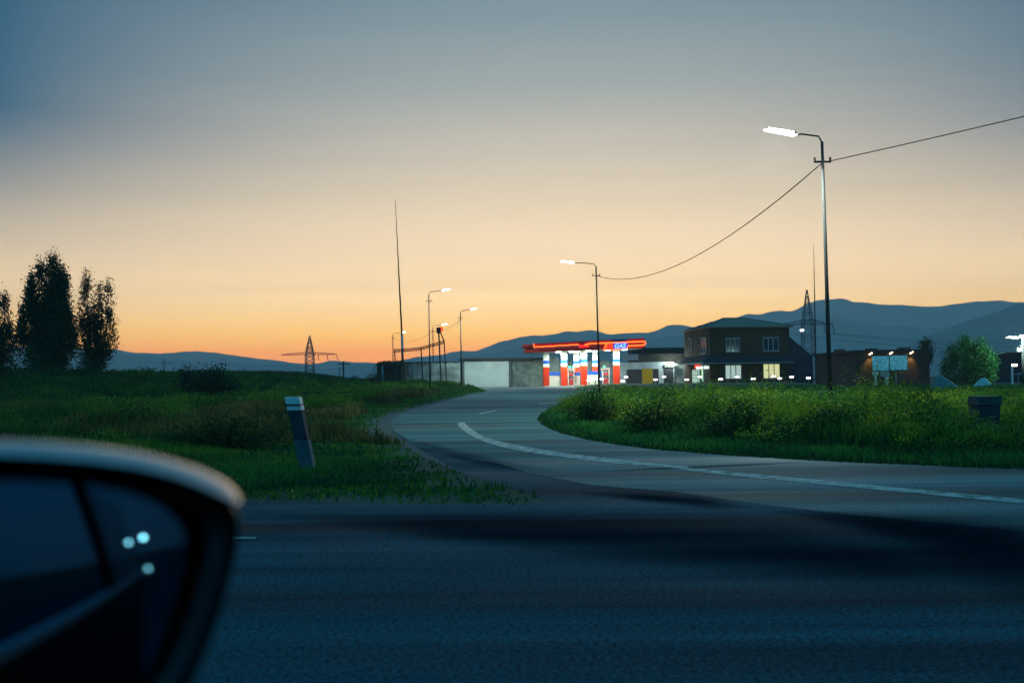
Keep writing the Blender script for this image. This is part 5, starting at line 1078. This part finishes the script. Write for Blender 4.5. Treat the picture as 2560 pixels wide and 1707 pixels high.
# side of the car behind the window the picture was taken from
YS = .42; m_body = mat('car_paint_dark', (.006, .009, .014), .3, .3, var=.03); m_trim = mat('belt_trim', (.9, .95, 1), .5, .8, var=.03)
mb = MB(); mb.box(-.75, 1.42, YS - .06, YS, .30, BZ - .012); fd = obj('front_door', mb, m_body, car); obj('belt_trim', MB().box(-.75, 1.42, YS - .02, YS + .012, BZ - .010, BZ + .014), m_trim, fd)
mb = MB(); mb.box(1.425, 2.95, YS - .06, YS, .30, BZ - .012); rd = obj('rear_door', mb, m_body, car); obj('belt_trim', MB().box(1.425, 2.95, YS - .02, YS + .012, BZ - .010, BZ + .014), m_trim, rd)
mb = MB(); mb.hexa([(PX, YS - .05, BZ + .015), (PX + .09, YS - .05, BZ + .015), (PX + .09, YS, BZ + .015), (PX, YS, BZ + .015), (PX - .22, YS - .12, BZ + .52), (PX - .14, YS - .12, BZ + .52), (PX - .14, YS - .07, BZ + .52), (PX - .22, YS - .07, BZ + .52)]); obj('door_pillar', mb, m_shell, car)
mw = bpy.data.materials.new('car_window_glass'); mw.use_nodes = True; tt_, bb_ = nodes_of(mw); bb_.inputs['Base Color'].default_value = (.01, .02, .03, 1); bb_.inputs['Roughness'].default_value = .03; bb_.inputs['Alpha'].default_value = .35
mb = MB(); mb.hexa([(PX + .095, YS - .012, BZ + .015), (2.6, YS - .012, BZ + .015), (2.6, YS - .008, BZ + .015), (PX + .095, YS - .008, BZ + .015), (PX - .12, YS - .09, BZ + .50), (2.3, YS - .09, BZ + .50), (2.3, YS - .086, BZ + .50), (PX - .12, YS - .086, BZ + .50)]); obj('rear_window', mb, mw, car)
# lamps far behind the car that the mirror shows; lowest added as trim reflection
def refl(px, py):
    d = ray(px, py); p = onpl(px, py, .01); n_ = (nrm + (p - gcen) / RC).normalized(); return p, d - 2 * d.dot(n_) * n_
for px, py, dist, lab in [(321, 1354, 60, 'left of the two round lights in the car mirror'), (359, 1342, 60, 'right of the two round lights in the car mirror'), (372, 1421, 26, 'lowest round light in the car mirror, an added lamp for the trim reflection')]:
    p, r_ = refl(px, py); q = p + r_ * dist; print('mirror lamp', q)
    t = thing('reflected_lamp', (q.x, q.y, 0), lab, 'lamp', 'lamps behind the car'); s_ = dist / 60
    if q.z > .3: obj('post', MB().tube([(q.x, q.y, -.1), (q.x, q.y, q.z - .1)], .06 * s_, 6), m_galv, t)
    obj('lamp_head', MB().box(q.x - .2 * s_, q.x + .2 * s_, q.y - .25 * s_, q.y + .25 * s_, max(q.z, .2) - .25 * s_, max(q.z, .2) + .25 * s_), lampmat('reflected_lamp_light', (.80, 1, .84), 60 if dist > 30 else 16), t)
for px, py in [(245, 1215), (290, 1440), (60, 1590), (440, 1385), (250, 1490)]:
    p, r_ = refl(px, py); tq = (YS - p.y) / r_.y; print('hit', px, py, p + r_ * tq, r_)
# ------------------------------------------------------------------ haze
hz_ = MB().box(-3900, 3900, -1500, HZ_Y, -70, HZ_TOP)
m_h = bpy.data.materials.new('haze_air'); m_h.use_nodes = True; t = m_h.node_tree; t.nodes.clear()
pv = t.nodes.new('ShaderNodeVolumePrincipled'); pv.inputs['Color'].default_value = (.98, .88, .80, 1); pv.inputs['Density'].default_value = SIG; pv.inputs['Anisotropy'].default_value = 0.0
mo = t.nodes.new('ShaderNodeOutputMaterial'); t.links.new(pv.outputs[0], mo.inputs['Volume'])
o = obj('haze', hz_, m_h); o['kind'] = 'stuff'; o['label'] = 'thin bluish evening haze over the plain and mountains'
